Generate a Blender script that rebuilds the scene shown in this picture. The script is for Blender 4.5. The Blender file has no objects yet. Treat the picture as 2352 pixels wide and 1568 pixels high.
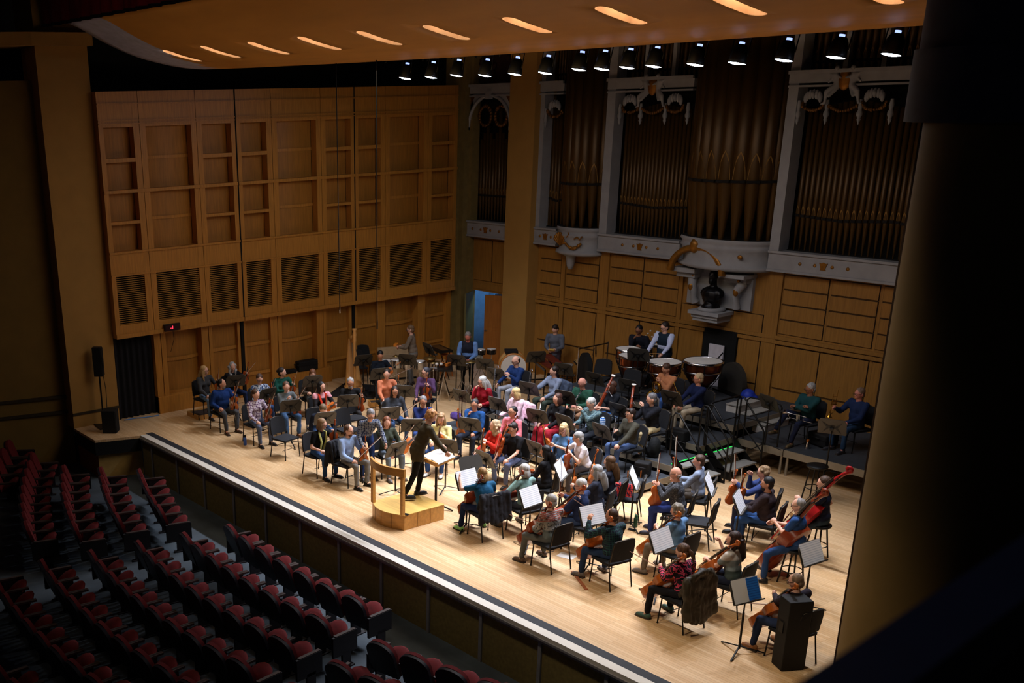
import bpy, bmesh, math, random
from mathutils import Vector, Matrix, Euler
from math import sin, cos, pi, radians as R
CAM_M = [[0.564278, -0.277471, 0.77756, 24.67], [0.825189, 0.218706, -0.520798, -10.82], [-0.025551, 0.935509, 0.352377, 7.4], [0.0, 0.0, 0.0, 1.0]]
CAM_LENS = 38.3223
CAM_SX = 0.20016
CAM_SY = 0.16889
SLOTS = [(2.36,1.25,8.40),(3.98,1.25,8.40),(5.69,1.31,8.39),(7.35,1.33,8.38),(9.02,1.38,8.37),(10.65,1.43,8.36),(12.36,1.46,8.36),(14.08,1.44,8.36),(15.80,1.53,8.34),(17.45,1.56,8.34)]
LIGHTS = [(4.02,6.00,7.88),(4.92,6.00,7.87),(5.75,6.00,7.88),(6.63,6.00,7.85),(7.50,6.00,7.85),(8.34,6.00,7.84),(9.20,6.00,7.87),(9.76,6.00,7.86),(10.35,6.00,7.86),(10.94,6.00,7.86),(11.82,6.00,7.85),(12.64,6.00,7.84),(13.49,6.00,7.85),(14.37,6.00,7.85),(15.23,6.00,7.85)]
SEATS = [(7.821, -0.938, -0.123, 'red theatre seat, first from the left in the first row, centre block', -1),(8.464, -1.004, -0.083, 'red theatre seat, second from the left in the first row, centre block', 0),(9.107, -1.045, -0.043, 'red theatre seat, third from the left in the first row, centre block', 0),(9.75, -1.06, -0.003, 'red theatre seat, fourth from the left in the first row, centre block', 0),(10.393, -1.049, 0.037, 'red theatre seat, fifth from the left in the first row, centre block', 0),(11.036, -1.012, 0.077, 'red theatre seat, sixth from the left in the first row, centre block', 0),(11.679, -0.95, 0.117, 'red theatre seat, seventh from the left in the first row, centre block', 1),(7.653, -1.816, -0.133, 'red theatre seat, first from the left in the second row, centre block', -1),(8.259, -1.886, -0.096, 'red theatre seat, second from the left in the second row, centre block', 0),(8.866, -1.933, -0.058, 'red theatre seat, third from the left in the second row, centre block', 0),(9.472, -1.957, -0.021, 'red theatre seat, fourth from the left in the second row, centre block', 0),(10.078, -1.958, 0.017, 'red theatre seat, fifth from the left in the second row, centre block', 0),(10.684, -1.936, 0.055, 'red theatre seat, sixth from the left in the second row, centre block', 0),(11.291, -1.891, 0.093, 'red theatre seat, seventh from the left in the second row, centre block', 0),(11.897, -1.823, 0.13, 'red theatre seat, eighth from the left in the second row, centre block', 1),(7.492, -2.693, -0.143, 'red theatre seat, first from the left in the third row, centre block', -1),(8.075, -2.767, -0.107, 'red theatre seat, second from the left in the third row, centre block', 0),(8.658, -2.819, -0.071, 'red theatre seat, third from the left in the third row, centre block', 0),(9.242, -2.85, -0.035, 'red theatre seat, fourth from the left in the third row, centre block', 0),(9.825, -2.86, 0.002, 'red theatre seat, fifth from the left in the third row, centre block', 0),(10.408, -2.848, 0.038, 'red theatre seat, sixth from the left in the third row, centre block', 0),(10.992, -2.816, 0.074, 'red theatre seat, seventh from the left in the third row, centre block', 0),(11.575, -2.762, 0.11, 'red theatre seat, eighth from the left in the third row, centre block', 0),(12.158, -2.686, 0.146, 'red theatre seat, ninth from the left in the third row, centre block', 1),(7.377, -3.577, -0.15, 'red theatre seat, first from the left in the fourth row, centre block', -1),(7.933, -3.651, -0.116, 'red theatre seat, second from the left in the fourth row, centre block', 0),(8.488, -3.706, -0.082, 'red theatre seat, third from the left in the fourth row, centre block', 0),(9.043, -3.742, -0.047, 'red theatre seat, fourth from the left in the fourth row, centre block', 0),(9.598, -3.759, -0.013, 'red theatre seat, fifth from the left in the fourth row, centre block', 0),(10.152, -3.756, 0.022, 'red theatre seat, sixth from the left in the fourth row, centre block', 0),(10.707, -3.734, 0.057, 'red theatre seat, seventh from the left in the fourth row, centre block', 0),(11.262, -3.693, 0.091, 'red theatre seat, eighth from the left in the fourth row, centre block', 0),(11.817, -3.633, 0.125, 'red theatre seat, ninth from the left in the fourth row, centre block', 0),(12.373, -3.553, 0.159, 'red theatre seat, tenth from the left in the fourth row, centre block', 1),(7.243, -4.456, -0.159, 'red theatre seat, first from the left in the fifth row, centre block', -1),(7.828, -4.538, -0.123, 'red theatre seat, second from the left in the fifth row, centre block', 0),(8.412, -4.6, -0.087, 'red theatre seat, third from the left in the fifth row, centre block', 0),(8.998, -4.64, -0.05, 'red theatre seat, fourth from the left in the fifth row, centre block', 0),(9.582, -4.659, -0.014, 'red theatre seat, fifth from the left in the fifth row, centre block', 0),(10.168, -4.656, 0.023, 'red theatre seat, sixth from the left in the fifth row, centre block', 0),(10.753, -4.632, 0.059, 'red theatre seat, seventh from the left in the fifth row, centre block', 0),(11.338, -4.586, 0.096, 'red theatre seat, eighth from the left in the fifth row, centre block', 0),(11.922, -4.519, 0.132, 'red theatre seat, ninth from the left in the fifth row, centre block', 0),(12.508, -4.431, 0.168, 'red theatre seat, tenth from the left in the fifth row, centre block', 1),(7.13, -5.337, -0.165, 'red theatre seat, first from the left in the sixth row, centre block', -1),(7.689, -5.421, -0.131, 'red theatre seat, second from the left in the sixth row, centre block', 0),(8.248, -5.485, -0.097, 'red theatre seat, third from the left in the sixth row, centre block', 0),(8.807, -5.529, -0.062, 'red theatre seat, fourth from the left in the sixth row, centre block', 0),(9.366, -5.554, -0.027, 'red theatre seat, fifth from the left in the sixth row, centre block', 0),(9.925, -5.56, 0.008, 'red theatre seat, sixth from the left in the sixth row, centre block', 0),(10.484, -5.545, 0.043, 'red theatre seat, seventh from the left in the sixth row, centre block', 0),(11.043, -5.512, 0.078, 'red theatre seat, eighth from the left in the sixth row, centre block', 0),(11.602, -5.458, 0.112, 'red theatre seat, ninth from the left in the sixth row, centre block', 0),(12.161, -5.386, 0.147, 'red theatre seat, tenth from the left in the sixth row, centre block', 0),(10.502, -6.445, 0.044, 'red theatre seat, seventh from the left in the seventh row, centre block', 0),(11.08, -6.409, 0.08, 'red theatre seat, eighth from the left in the seventh row, centre block', 0),(3.69, -0.793, -0.365, 'red theatre seat, first from the left in the second row, far side block', -1),(4.27, -1.004, -0.333, 'red theatre seat, second from the left in the second row, far side block', 0),(4.85, -1.194, -0.3, 'red theatre seat, third from the left in the second row, far side block', 0),(5.43, -1.363, -0.267, 'red theatre seat, fourth from the left in the second row, far side block', 0),(6.01, -1.511, -0.233, 'red theatre seat, fifth from the left in the second row, far side block', 1),(3.038, -1.431, -0.4, 'red theatre seat, first from the left in the third row, far side block', -1),(3.613, -1.664, -0.369, 'red theatre seat, second from the left in the third row, far side block', 0),(4.188, -1.876, -0.337, 'red theatre seat, third from the left in the third row, far side block', 0),(4.763, -2.067, -0.305, 'red theatre seat, fourth from the left in the third row, far side block', 0),(5.338, -2.238, -0.272, 'red theatre seat, fifth from the left in the third row, far side block', 0),(5.912, -2.388, -0.238, 'red theatre seat, sixth from the left in the third row, far side block', 1),(2.386, -2.042, -0.434, 'red theatre seat, first from the left in the fourth row, far side block', -1),(2.957, -2.297, -0.404, 'red theatre seat, second from the left in the fourth row, far side block', 0),(3.529, -2.531, -0.374, 'red theatre seat, third from the left in the fourth row, far side block', 0),(4.1, -2.745, -0.342, 'red theatre seat, fourth from the left in the fourth row, far side block', 0),(4.671, -2.938, -0.31, 'red theatre seat, fifth from the left in the fourth row, far side block', 0),(5.243, -3.111, -0.277, 'red theatre seat, sixth from the left in the fourth row, far side block', 0),(5.814, -3.264, -0.244, 'red theatre seat, seventh from the left in the fourth row, far side block', 1),(1.061, -2.273, -0.5, 'red theatre seat, first from the left in the fifth row, far side block', -1),(1.583, -2.55, -0.474, 'red theatre seat, second from the left in the fifth row, far side block', 0),(2.106, -2.81, -0.448, 'red theatre seat, third from the left in the fifth row, far side block', 0),(2.628, -3.052, -0.421, 'red theatre seat, fourth from the left in the fifth row, far side block', 0),(3.15, -3.278, -0.394, 'red theatre seat, fifth from the left in the fifth row, far side block', 0),(3.672, -3.487, -0.366, 'red theatre seat, sixth from the left in the fifth row, far side block', 0),(4.194, -3.678, -0.337, 'red theatre seat, seventh from the left in the fifth row, far side block', 0),(4.717, -3.852, -0.308, 'red theatre seat, eighth from the left in the fifth row, far side block', 0),(5.239, -4.01, -0.278, 'red theatre seat, ninth from the left in the fifth row, far side block', 1),(-0.315, -2.363, -0.564, 'red theatre seat, first from the left in the sixth row, far side block', -1),(0.255, -2.713, -0.538, 'red theatre seat, second from the left in the sixth row, far side block', 0),(0.825, -3.043, -0.511, 'red theatre seat, third from the left in the sixth row, far side block', 0),(1.395, -3.352, -0.484, 'red theatre seat, fourth from the left in the sixth row, far side block', 0),(13.2, -1.599, 0.209, 'red theatre seat, first from the left in the second row, near side block', -1),(13.8, -1.46, 0.245, 'red theatre seat, second from the left in the second row, near side block', 0),(14.4, -1.299, 0.28, 'red theatre seat, third from the left in the second row, near side block', 0),(15.0, -1.115, 0.314, 'red theatre seat, fourth from the left in the second row, near side block', 0),(13.346, -2.467, 0.218, 'red theatre seat, first from the left in the third row, near side block', -1),(13.938, -2.325, 0.253, 'red theatre seat, second from the left in the third row, near side block', 0),(14.529, -2.161, 0.287, 'red theatre seat, third from the left in the third row, near side block', 0),(13.517, -3.328, 0.228, 'red theatre seat, first from the left in the fourth row, near side block', -1)]
random.seed(7)
SC = bpy.context.scene
COL = SC.collection
def lin(c):
    c = c/255.0
    return c/12.92 if c <= .04045 else ((c+.055)/1.055)**2.4
def rgb(t): return (lin(t[0]), lin(t[1]), lin(t[2]), 1)
_m = {}
def mat(name, col, rough=.6, metal=0, var=.12, scale=6, stretch=(1, 1, 1), bump=0, emit=0, objcol=False, spec=.4, detail=3):
    if name in _m: return _m[name]
    m = bpy.data.materials.new(name); m.use_nodes = True; n = m.node_tree.nodes; l = m.node_tree.links
    b = n['Principled BSDF']; b.inputs['Roughness'].default_value = rough; b.inputs['Metallic'].default_value = metal
    b.inputs['Specular IOR Level'].default_value = spec
    tc = n.new('ShaderNodeTexCoord'); mp = n.new('ShaderNodeMapping'); mp.inputs['Scale'].default_value = stretch
    nz = n.new('ShaderNodeTexNoise'); nz.inputs['Scale'].default_value = scale; nz.inputs['Detail'].default_value = detail
    l.new(tc.outputs['Object'], mp.inputs[0]); l.new(mp.outputs[0], nz.inputs[0])
    mr = n.new('ShaderNodeMapRange'); mr.inputs[1].default_value = .3; mr.inputs[2].default_value = .7
    mr.inputs[3].default_value = 1-var; mr.inputs[4].default_value = 1+var
    l.new(nz.outputs[0], mr.inputs[0])
    mx = n.new('ShaderNodeMix'); mx.data_type = 'RGBA'; mx.blend_type = 'MULTIPLY'; mx.inputs[0].default_value = 1
    if objcol:
        oi = n.new('ShaderNodeObjectInfo'); l.new(oi.outputs['Color'], mx.inputs[6])
    else: mx.inputs[6].default_value = rgb(col)
    l.new(mr.outputs[0], mx.inputs[7]); l.new(mx.outputs[2], b.inputs['Base Color'])
    if bump:
        bp = n.new('ShaderNodeBump'); bp.inputs['Strength'].default_value = bump; bp.inputs['Distance'].default_value = .02
        l.new(nz.outputs[0], bp.inputs['Height']); l.new(bp.outputs[0], b.inputs['Normal'])
    if emit:
        b.inputs['Emission Color'].default_value = rgb(col); b.inputs['Emission Strength'].default_value = emit
    _m[name] = m; return m
def nd(m): return m.node_tree.nodes, m.node_tree.links, m.node_tree.nodes['Principled BSDF']
class MB:
    def __init__(s): s.v = []; s.f = []; s.mi = []; s.sm = []
    def add(s, vs, fs, mi=0, smooth=False, M=None):
        o = len(s.v)
        s.v += [tuple(M @ Vector(v)) if M else tuple(v) for v in vs]
        for f in fs: s.f.append(tuple(i+o for i in f)); s.mi.append(mi); s.sm.append(smooth)
        return s
    def bx(s, x0, x1, y0, y1, z0, z1, mi=0, M=None):
        return s.add([(x0,y0,z0),(x1,y0,z0),(x1,y1,z0),(x0,y1,z0),(x0,y0,z1),(x1,y0,z1),(x1,y1,z1),(x0,y1,z1)],
            [(0,3,2,1),(4,5,6,7),(0,1,5,4),(1,2,6,5),(2,3,7,6),(3,0,4,7)], mi, False, M)
    def box(s, c, d, mi=0, M=None): return s.bx(c[0]-d[0]/2, c[0]+d[0]/2, c[1]-d[1]/2, c[1]+d[1]/2, c[2]-d[2]/2, c[2]+d[2]/2, mi, M)
    def tube(s, pts, r, n=8, mi=0, cap=True, loop=False, M=None, flat=None):
        pts = [Vector(p) for p in pts]; k = len(pts); rs = r if isinstance(r, (list, tuple)) else [r]*k
        vs = []; up = None
        for i, p in enumerate(pts):
            a = pts[i-1] if (i or loop) else pts[0]; b = pts[(i+1) % k] if (i < k-1 or loop) else pts[-1]
            d = (b-a).normalized()
            if up is None: up = Vector((0,0,1)) if abs(d.z) < .9 else Vector((1,0,0))
            x = d.cross(up)
            x = x.normalized() if x.length > 1e-5 else Vector((1,0,0)); y = x.cross(d).normalized(); up = y
            fl = flat or 1
            vs += [p + x*(rs[i]*cos(2*pi*j/n)) + y*(rs[i]*fl*sin(2*pi*j/n)) for j in range(n)]
        fs = []
        for i in range(k if loop else k-1):
            for j in range(n):
                a = i*n+j; b = i*n+(j+1) % n; c = ((i+1) % k)*n+(j+1) % n; d = ((i+1) % k)*n+j; fs.append((a,b,c,d))
        s.add(vs, fs, mi, True, M)
        if cap and not loop: s.add(vs[:n], [tuple(range(n))[::-1]], mi, False, M); s.add(vs[-n:], [tuple(range(n))], mi, False, M)
        return s
    def lathe(s, prof, n=16, mi=0, M=None, smooth=True, a0=0, a1=2*pi):
        full = abs(a1-a0-2*pi) < 1e-6; vs = []; k = n if full else n+1
        for r, z in prof: vs += [(r*cos(a0+(a1-a0)*j/n), r*sin(a0+(a1-a0)*j/n), z) for j in range(k)]
        fs = []
        for i in range(len(prof)-1):
            for j in range(n):
                j2 = (j+1) % k; fs.append((i*k+j, i*k+j2, (i+1)*k+j2, (i+1)*k+j))
        return s.add(vs, fs, mi, smooth, M)
    def disc(s, r, z, n=16, mi=0, M=None): return s.add([(r*cos(2*pi*j/n), r*sin(2*pi*j/n), z) for j in range(n)], [tuple(range(n))], mi, False, M)
    def prism(s, out, z0, z1, mi=0, M=None, smooth=False):
        n = len(out); s.add([(x,y,z0) for x,y in out]+[(x,y,z1) for x,y in out], [tuple(range(n))[::-1], tuple(range(n,2*n))], mi, False, M)
        return s.add([(x,y,z0) for x,y in out]+[(x,y,z1) for x,y in out], [(i,(i+1)%n,n+(i+1)%n,n+i) for i in range(n)], mi, smooth, M)
    def ell(s, c, r, n=10, mi=0, M=None, m=None):
        if not isinstance(r, (tuple, list)): r = (r,r,r)
        m = m or max(5, n*2//3); vs = []; fs = []
        for i in range(m+1):
            t = pi*i/m
            vs += [(c[0]+r[0]*sin(t)*cos(2*pi*j/n), c[1]+r[1]*sin(t)*sin(2*pi*j/n), c[2]+r[2]*cos(t)) for j in range(n)]
        for i in range(m):
            for j in range(n):
                fs.append(((i+1)*n+j, (i+1)*n+(j+1)%n, i*n+(j+1)%n, i*n+j))
        return s.add(vs, fs, mi, True, M)
    def grid(s, fn, nu, nv, mi=0, smooth=True, M=None):
        vs = [fn(i/nu, j/nv) for i in range(nu+1) for j in range(nv+1)]
        return s.add(vs, [(i*(nv+1)+j, (i+1)*(nv+1)+j, (i+1)*(nv+1)+j+1, i*(nv+1)+j+1) for i in range(nu) for j in range(nv)], mi, smooth, M)
    def mesh(s, name, mats):
        me = bpy.data.meshes.new(name); me.from_pydata(s.v, [], s.f)
        for m in (mats if isinstance(mats, (list, tuple)) else [mats]): me.materials.append(m)
        me.polygons.foreach_set('material_index', s.mi); me.polygons.foreach_set('use_smooth', s.sm); me.update(); return me
    def build(s, name, mats, parent=None, **kw):
        o = bpy.data.objects.new(name, s.mesh(name, mats)); COL.objects.link(o)
        if parent: o.parent = parent
        return tag(o, **kw) if kw else o
def tag(o, label=None, cat=None, group=None, kind=None, color=None):
    if label: o['label'] = label
    if cat: o['category'] = cat
    if group: o['group'] = group
    if kind: o['kind'] = kind
    if color: o.color = rgb(color)
    return o
def thing(name, label, cat, loc=(0,0,0), rz=0, group=None):
    o = bpy.data.objects.new(name, None); o.empty_display_size = .1; COL.objects.link(o); o.location = loc; o.rotation_euler = (0,0,rz)
    return tag(o, label, cat, group)
_kids = {}
def kids(o):
    if o.name not in _kids: _kids[o.name] = list(o.children)
    return _kids[o.name]
def dup(root, label=None, loc=None, rz=None, M=None, group=None, color=None, skip=()):
    def cp(o, parent):
        c = o.copy(); COL.objects.link(c); c.parent = parent
        if color: c.color = rgb(color)
        for k in kids(o):
            if k.name.split('.')[0] not in skip: cp(k, c)
        return c
    c = cp(root, None)
    if label: c['label'] = label
    if group: c['group'] = group
    if M: c.matrix_world = M
    if loc is not None: c.location = loc
    if rz is not None: c.rotation_euler = (0,0,rz)
    return c
def drop(root):
    for k in kids(root): drop(k)
    bpy.data.objects.remove(root)
def struct(name, mb, m): return mb.build(name, m, kind='structure')
def frame(o, z, y=None):     # matrix with given origin, local z axis and a hint for local -y ("front")
    z = Vector(z).normalized(); y = Vector(y if y is not None else (0,-1,0)); x = y.cross(z)
    x = x.normalized() if x.length > 1e-4 else Vector((1,0,0)); y = z.cross(x)
    M = Matrix((x, y, z)).transposed().to_4x4(); M.translation = Vector(o); return M
def ordn(i): return ['first','second','third','fourth','fifth','sixth','seventh','eighth','ninth','tenth','eleventh','twelfth','thirteenth','fourteenth','fifteenth','sixteenth','seventeenth','eighteenth','nineteenth','twentieth'][i]

# ---------------------------------------------------------------- materials of the hall
def wood(name, col, rough=.45, sc=3, axis=2, var=.16):
    st = [9,9,9]; st[axis] = .7
    return mat(name, col, rough, var=var, scale=sc, stretch=tuple(st), detail=5)
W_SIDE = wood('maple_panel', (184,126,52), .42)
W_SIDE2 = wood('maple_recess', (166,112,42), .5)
W_BACK = wood('oak_panel', (152,106,46), .5)
W_LINE = mat('panel_gap', (34,20,9), .8)
W_CAN = mat('canopy_veneer', (196,138,62), .5, var=.1, scale=.6, stretch=(1,3,1), detail=4)
TAN = mat('tan_plaster', (168,126,62), .8, var=.05, scale=3)
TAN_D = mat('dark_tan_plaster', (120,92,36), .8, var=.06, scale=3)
WHITE = mat('white_plaster', (150,149,150), .7, var=.08, scale=4)
GOLD = mat('gilding', (150,98,30), .4, metal=.5, var=.25, scale=12)
BLACK = mat('matt_black', (9,9,10), .9, var=.1)
BLACKM = mat('black_metal', (22,21,21), .45, metal=.3, var=.1)
PIPE = mat('bronze_pipe', (82,56,19), .38, metal=.35, var=.22, scale=1.2, stretch=(3,3,.3))
PIPE_L = mat('pipe_lip', (150,112,56), .4, metal=.3)
CHROME = mat('chrome', (200,200,205), .18, metal=1, var=.05)
ALU = mat('aluminium', (165,160,150), .38, metal=.7, var=.08)
DECK = mat('riser_deck', (52,56,62), .75, var=.15, scale=8)
GREYW = mat('stage_lip_white', (214,208,196), .55, var=.05, scale=2)
def floor_mat():
    m = mat('maple_floor', (224,190,148), .34, var=.0); n, l, b = nd(m)
    tc = n.new('ShaderNodeTexCoord'); br = n.new('ShaderNodeTexBrick'); l.new(tc.outputs['Object'], br.inputs[0])
    br.inputs['Scale'].default_value = 1; br.inputs['Brick Width'].default_value = 1.1; br.inputs['Row Height'].default_value = .057
    br.inputs['Mortar Size'].default_value = .0016; br.inputs['Color1'].default_value = rgb((230,196,152)); br.inputs['Color2'].default_value = rgb((212,172,124))
    br.inputs['Mortar'].default_value = rgb((150,110,68)); br.offset = .37; br.inputs['Bias'].default_value = .1
    nz = n.new('ShaderNodeTexNoise'); nz.inputs['Scale'].default_value = .7; nz.inputs['Detail'].default_value = 6; l.new(tc.outputs['Object'], nz.inputs[0])
    mr = n.new('ShaderNodeMapRange'); mr.inputs[1].default_value = .3; mr.inputs[2].default_value = .7; mr.inputs[3].default_value = .84; mr.inputs[4].default_value = 1.08; l.new(nz.outputs[0], mr.inputs[0])
    mx = n.new('ShaderNodeMix'); mx.data_type = 'RGBA'; mx.blend_type = 'MULTIPLY'; mx.inputs[0].default_value = 1
    l.new(br.outputs[0], mx.inputs[6]); l.new(mr.outputs[0], mx.inputs[7]); l.new(mx.outputs[2], b.inputs['Base Color']); return m
FLOOR = floor_mat()
# ---------------------------------------------------------------- stage floor and apron
struct('floor', MB().bx(-1.4,20.5,.35,12.2,-.06,0), FLOOR)
ap = [(-.25,-1.02),(1.05,-1.05),(1.38,0),(1.38,.35),(-1.2,.35),(-1.2,-.2)]
struct('floor.001', MB().prism(ap, -.06, 0), FLOOR)
b = MB()
for (p, q) in ((ap[0], ap[1]), (ap[1], ap[2])):
    b.add([(p[0],p[1],-.06),(q[0],q[1],-.06),(q[0],q[1],-.38),(p[0],p[1],-.38)], [(0,1,2,3)])
struct('trim_1', b, BLACK)
b = MB(); p, q = (.94,-.95), (1.3,.05)
b.add([(p[0],p[1],-.36),(q[0],q[1],-.36),(q[0],q[1],-1),(p[0],p[1],-1)], [(0,1,2,3)], 0)
p, q = (-.4,-.9), (.94,-.95); b.add([(p[0],p[1],-.36),(q[0],q[1],-.36),(q[0],q[1],-1),(p[0],p[1],-1)], [(0,1,2,3)], 1)
struct('wall_apron', b, [mat('apron_tan', (196,160,92), .8), mat('dark_orange_wood', (150,80,30), .6)])
struct('trim_2', MB().bx(1.38,20,0,.17,-.06,.004), GREYW)
struct('trim_3', MB().bx(1.30,20,.17,.35,-.06,.003), mat('black_lip', (36,37,42), .7, var=.2, scale=5))
PANELF = mat('stage_front_cloth', (122,106,58), .9, var=.15, scale=20)
struct('wall_front', MB().bx(1.38,20,.03,.3,-1.2,-.06), PANELF)
POSTG = mat('grey_rail', (128,126,128), .6)
b = MB()
b.bx(1.38,20,-.035,.03,-.085,-.05).bx(1.38,20,-.02,.03,-.115,-.085).bx(1.38,20,-.005,.03,-.14,-.115)
for k in range(15): b.bx(1.9+1.27*k-.03, 1.9+1.27*k+.035, .0, .03, -1.0, -.13)
struct('trim_4', b, POSTG)
# ---------------------------------------------------------------- house floor
CARP = mat('house_carpet', (64,72,78), .95, var=.3, scale=1.5, bump=.1)
struct('floor.002', MB().bx(-8,32,-16,.03,-1.1,-1.0), CARP)
# ---------------------------------------------------------------- panelled side wall (photo left)
def side_bay(y0):
    b = MB(); Z0, Z1 = 2.1, 7.78; X0 = -.24
    st = [(0,.12),(.88,1.035),(1.047,1.2),(2.41,2.555),(2.567,2.71),(3.53,3.65)]
    for a, c in st: b.bx(X0,0,y0+a,y0+c,Z0,Z1)
    op = [(.12,.88,0),(1.2,2.41,1),(2.71,3.53,0)]
    for a, c, w in op:
        rails = [(2.1,2.42),(3.64,4.18),(5.53,5.6),(7.0,7.78)] + ([] if w else [(4.81,4.88),(6.22,6.31)])
        for z0, z1 in rails: b.bx(X0, -.004, y0+a, y0+c, z0, z1)
        bul = .1 if w else .03
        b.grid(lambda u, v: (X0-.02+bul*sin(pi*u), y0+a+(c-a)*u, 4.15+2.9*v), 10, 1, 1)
        if w:
            for z in (4.85, 6.26): b.grid(lambda u, v: (X0+.005+bul*sin(pi*u), y0+a+(c-a)*u, z+.07*v), 10, 1, 0)
    b.bx(-.03,.035,y0-.005,y0+3.655,2.1,2.2).bx(-.02,.02,y0,y0+3.65,3.6,3.64).bx(-.02,.03,y0,y0+3.65,4.13,4.18).bx(-.02,.03,y0,y0+3.65,5.525,5.6)
    for z in (7.06,7.13,7.5): b.bx(-.02,.025,y0,y0+3.65,z,z+.025)
    b.bx(-.3,X0-.02,y0,y0+3.65,2.1,7.78,2)
    return b
for i, y0 in enumerate((.22,3.9,7.56)):
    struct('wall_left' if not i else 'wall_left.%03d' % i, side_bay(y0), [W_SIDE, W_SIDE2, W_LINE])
struct('trim_7', MB().bx(-.1,.012,3.868,3.902,2.15,7.78).bx(-.1,.012,7.535,7.565,2.15,7.78).bx(-.3,-.1,3.83,3.92,0,2.1).bx(-.3,-.1,7.51,7.59,0,2.1), BLACK)
VENTW = wood('vent_slat_wood', (176,124,52), .5, axis=1)
for i, y0 in enumerate((.22,3.9,7.56)):
    for j, (a, c) in enumerate(((.12,.88),(1.2,2.41),(2.71,3.53))):
        k = 3*i+j; b = MB()
        t = thing('vent_grille', 'slatted wooden vent grille, %s from the stage front in the panelled side wall' % ordn(k), 'vent', (0,y0+a,2.42), group='vent grilles in the side wall')
        w = c-a
        for q in range(25): b.bx(-.09,-.03,.0,w,.012+q*.0485,.012+q*.0485+.014)
        b.build('slat_panel', VENTW, t); MB().bx(-.2,-.19,0,w,0,1.22).build('backing', BLACK, t)
# lower side wall
b = MB()
def pil(y0, y1, x=-.14): b.bx(-.5,x,y0,y1,0,2.1)
for y0, y1 in ((1.29,1.47),(1.49,1.62),(2.66,2.86),(2.88,2.98),(3.74,3.82),(3.93,4.0),(4.78,5.0),(5.02,5.14),(6.3,6.5),(6.52,6.62),(7.4,7.5),(7.6,7.68),(8.42,8.7),(9.93,10.2),(11.02,11.2)): pil(y0, y1)
for a, c, w in ((1.62,2.66,1),(2.98,3.74,0),(4.0,4.78,0),(5.14,6.3,1),(6.62,7.4,0),(7.68,8.42,0),(8.7,9.93,1),(10.2,11.02,0)):
    bul = .13 if w else .0
    b.grid(lambda u, v: (-.42+(0 if w else .16)+bul*sin(pi*u), a+(c-a)*u, 2.1*v), 10, 1, 1)
    for z in ((.42,1.28) if w else (.55,1.35,2.0)): b.grid(lambda u, v: (-.385+(0 if w else .16)+bul*sin(pi*u), a+(c-a)*u, z+.09*v), 10, 1, 0)
for y0, y1 in ((1.29,2.88),(5.0,6.75)): b.bx(-.5,-.09,y0,y1,0,.43)
struct('wall_left.003', b, [W_SIDE, W_SIDE2])
struct('wall_left.004', MB().bx(-.6,-.52,-.5,11.9,0,7.7), BLACK)
# backstage blackness above and behind
struct('wall_backstage', MB().bx(-4.5,-4.4,-1.2,14,-1,13).bx(-4.5,21,13.6,13.7,-1,13), BLACK)
struct('ceiling', MB().bx(-5,26,-1.2,14,12.9,13), BLACK)
# corner and back wall
b = MB(); b.bx(-.55,-.12,11.22,11.9,0,10).bx(-.12,.06,11.42,11.9,0,10).bx(.06,.16,11.62,11.9,0,10)
struct('wall_corner', b, mat('olive_plaster', (126,106,58), .8))
YB = 11.8
b = MB(); b.bx(.16,1.85,YB,YB+.25,2.06,3.66).bx(1.55,1.85,YB,YB+.25,0,2.06).bx(2.7,19.5,YB,YB+.25,0,3.66)
for x0, x1 in ((.2,1.8),): b.bx(x0,x1,YB-.02,YB,2.12,2.3)
pans = []
for x0, x1, rows in ((2.92,3.66,4),(3.88,4.98,4),(5.4,6.42,4),(6.5,7.52,4),(10.34,11.38,4),(11.46,12.5,4),(12.6,13.7,4)):
    for r in range(rows):
        z = 2.26+r*.335; pans.append((x0, x1, z, z+.30))
    pans.append((x0, x1, 1.02, 1.98)); pans.append((x0, x1, .12, .98))
pans += [(7.68,8.36,1.02,2.1),(9.36,9.9,1.02,2.1),(9.36,9.9,.1,.98),(7.68,9.9,2.2,2.6),(.24,.95,2.38,3.55),(1.0,1.78,2.38,3.55)]
for x0, x1, z0, z1 in pans:
    b.bx(x0-.012,x1+.012,YB-.012,YB,z0-.012,z1+.012,1); b.bx(x0,x1,YB-.028,YB,z0,z1)
for x0, x1 in ((3.7,3.84),(5.04,5.34),(7.55,7.66),(9.95,10.3)): b.bx(x0,x1,YB-.05,YB,0,3.66)
b.bx(2.8,19.5,YB-.064,YB,2.02,2.1).bx(2.8,19.5,YB-.058,YB,2.12,2.2)
struct('wall_back', b, [W_BACK, W_LINE])
b = MB().bx(1.82,2.78,11.42,12.2,0,10); b.bx(1.815,2.785,11.41,11.5,0,2.2); struct('wall_back.001', b, TAN)
# door in the back wall, ajar, with the lit store behind it
dm = wood('door_wood', (160,98,38), .45)
d = struct('door_1', MB().bx(-.62,0,-.03,.02,.01,2.03).bx(-.55,-.07,-.04,-.03,1.1,1.9).bx(-.55,-.07,-.04,-.03,.15,1.0), dm)
d.location = (1.55,YB,0); d.rotation_euler = (0,0,R(24))
MB().tube([(-.58,-.03,1.0),(-.58,-.07,1.0),(-.5,-.07,1.0)], .012).build('door_handle', CHROME, d)
d = struct('door_2', MB().bx(0,.62,-.03,.02,.01,2.03), mat('grey_green_door', (112,104,62), .6)); d.location = (.17,YB,0); d.rotation_euler = (0,0,R(-62))
struct('wall_store', MB().bx(-.6,2.2,13.2,13.3,-.05,3).bx(-.7,-.6,11.9,13.3,-.05,3).bx(2.2,2.3,12.1,13.3,-.05,3).bx(-.6,2.2,12.05,13.3,2.7,2.8), mat('store_blue_wall', (140,178,205), .8))
t = thing('storage_rack', 'dark storage rack with pale trays glimpsed through the open back door', 'rack', (1.05,12.6,0))
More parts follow.
